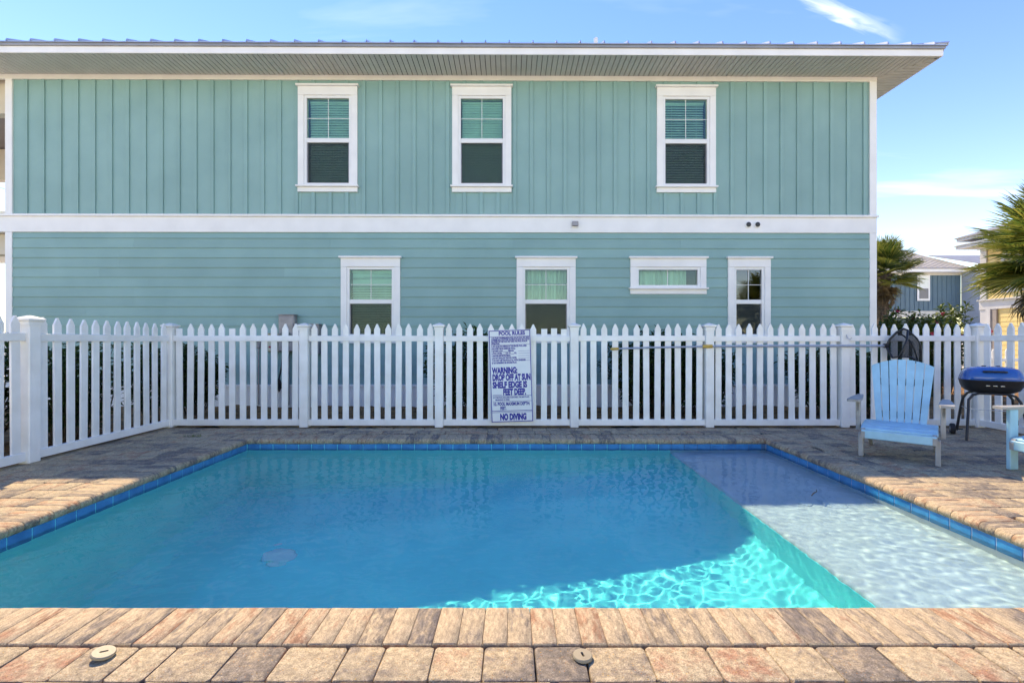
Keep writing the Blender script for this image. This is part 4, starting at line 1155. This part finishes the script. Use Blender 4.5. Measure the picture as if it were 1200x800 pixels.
MB().cbox((-5.7, 4.3, 8.04), (3.4, 4.55, 8.16), .02).build('ridge_cap', M['gutter'], bh)
for xx in (.6, .95): MB().tube([(xx, 4.2, 8.0), (xx, 4.2, 8.5)], .09, 8).build('roof_vent', M['black'], bh, 40)

yh = thing('yellow_house', 'yellow lap-sided house with white trim behind the large palm', 'house', (18.7, 14, 0), 0)
def yb(name, a, b, mat, c=.006): return MB().cbox((a[0]-18.7, a[1]-14, a[2]), (b[0]-18.7, b[1]-14, b[2]), c).build(name, M[mat], yh)
yb('wall', (18.72, 10, -.08), (26, 18.36, 4.79), 'yellow')
z = -.05
while z < 2.35:
    m_ = MB().prism([(-.022, z), (0, z), (0, z+.19), (-.006, z+.19)], 10.0-14, 17.72-14); m_.build('siding_board', M['yellow'], yh, None, (.018, 0, 0)); z += .178
z = 2.80
while z < 4.7:
    m_ = MB().prism([(-.022, z), (0, z), (0, z+.19), (-.006, z+.19)], 10.0-14, 18.12-14); m_.build('siding_board', M['yellow'], yh, None, (.018, 0, 0)); z += .178
yb('band', (18.62, 10, 2.40), (18.72, 18.38, 2.74), 'shadedtrim'); yb('band_cap', (18.52, 10, 2.741), (18.72, 18.38, 2.79), 'shadedtrim')
yb('corner_board', (18.66, 18.13, -.08), (18.75, 18.38, 2.399), 'shadedtrim'); yb('corner_board', (18.66, 18.13, 2.791), (18.75, 18.38, 4.79), 'shadedtrim')
yb('porch_post', (18.60, 17.93, -.08), (18.69, 18.11, 2.399), 'shadedtrim'); yb('wall_return', (18.64, 17.73, -.08), (18.715, 17.92, 2.398), 'taupe')
yb('window_trim', (18.66, 16.7, 3.0), (18.74, 17.6, 4.5), 'shadedtrim'); yb('pane', (18.652, 16.82, 3.12), (18.659, 17.48, 4.38), 'roomdark')
yb('eave', (17.72, 10, 4.80), (18.8, 18.42, 4.92), 'shadedtrim'); yb('eave', (17.80, 10, 5.12), (18.9, 18.46, 5.26), 'shadedtrim')
yb('roof_edge', (17.68, 9.9, 4.921), (18.75, 18.46, 4.97), 'gutter'); yb('upper_wall', (18.81, 10.1, 4.971), (26, 17.9, 5.119), 'shadedtrim')
slab([(-.95, -4.1, 5.27), (-.95, 4.5, 5.27), (3.5, 2.0, 6.75), (3.5, -1.8, 6.75)][::-1], .05, 'roof', 'paleroof', yh)
slab([(-.95, 4.5, 5.27), (8.0, 4.5, 5.27), (6.5, 2.0, 6.75), (3.5, 2.0, 6.75)][::-1], .05, 'roof', 'paleroof', yh)

# far fence
ff = thing('far_picket_fence', 'distant low white picket fence seen behind the barbecue fence', 'fence', (10.6, 12.6, -.06), R(2))
for k in range(26): put('picket', PK, ff, (.19*k, 0, -.38), None)
MB().box((0, -.03, .66), (5, .03, .74)).build('rail', M['vinyl'], ff); MB().box((0, -.03, .12), (5, .03, .2)).build('rail', M['vinyl'], ff)
for k in range(3): MB().cbox((2.4*k, -.07, 0), (2.4*k+.14, .07, 1.04), .01).build('post', M['vinyl'], ff)
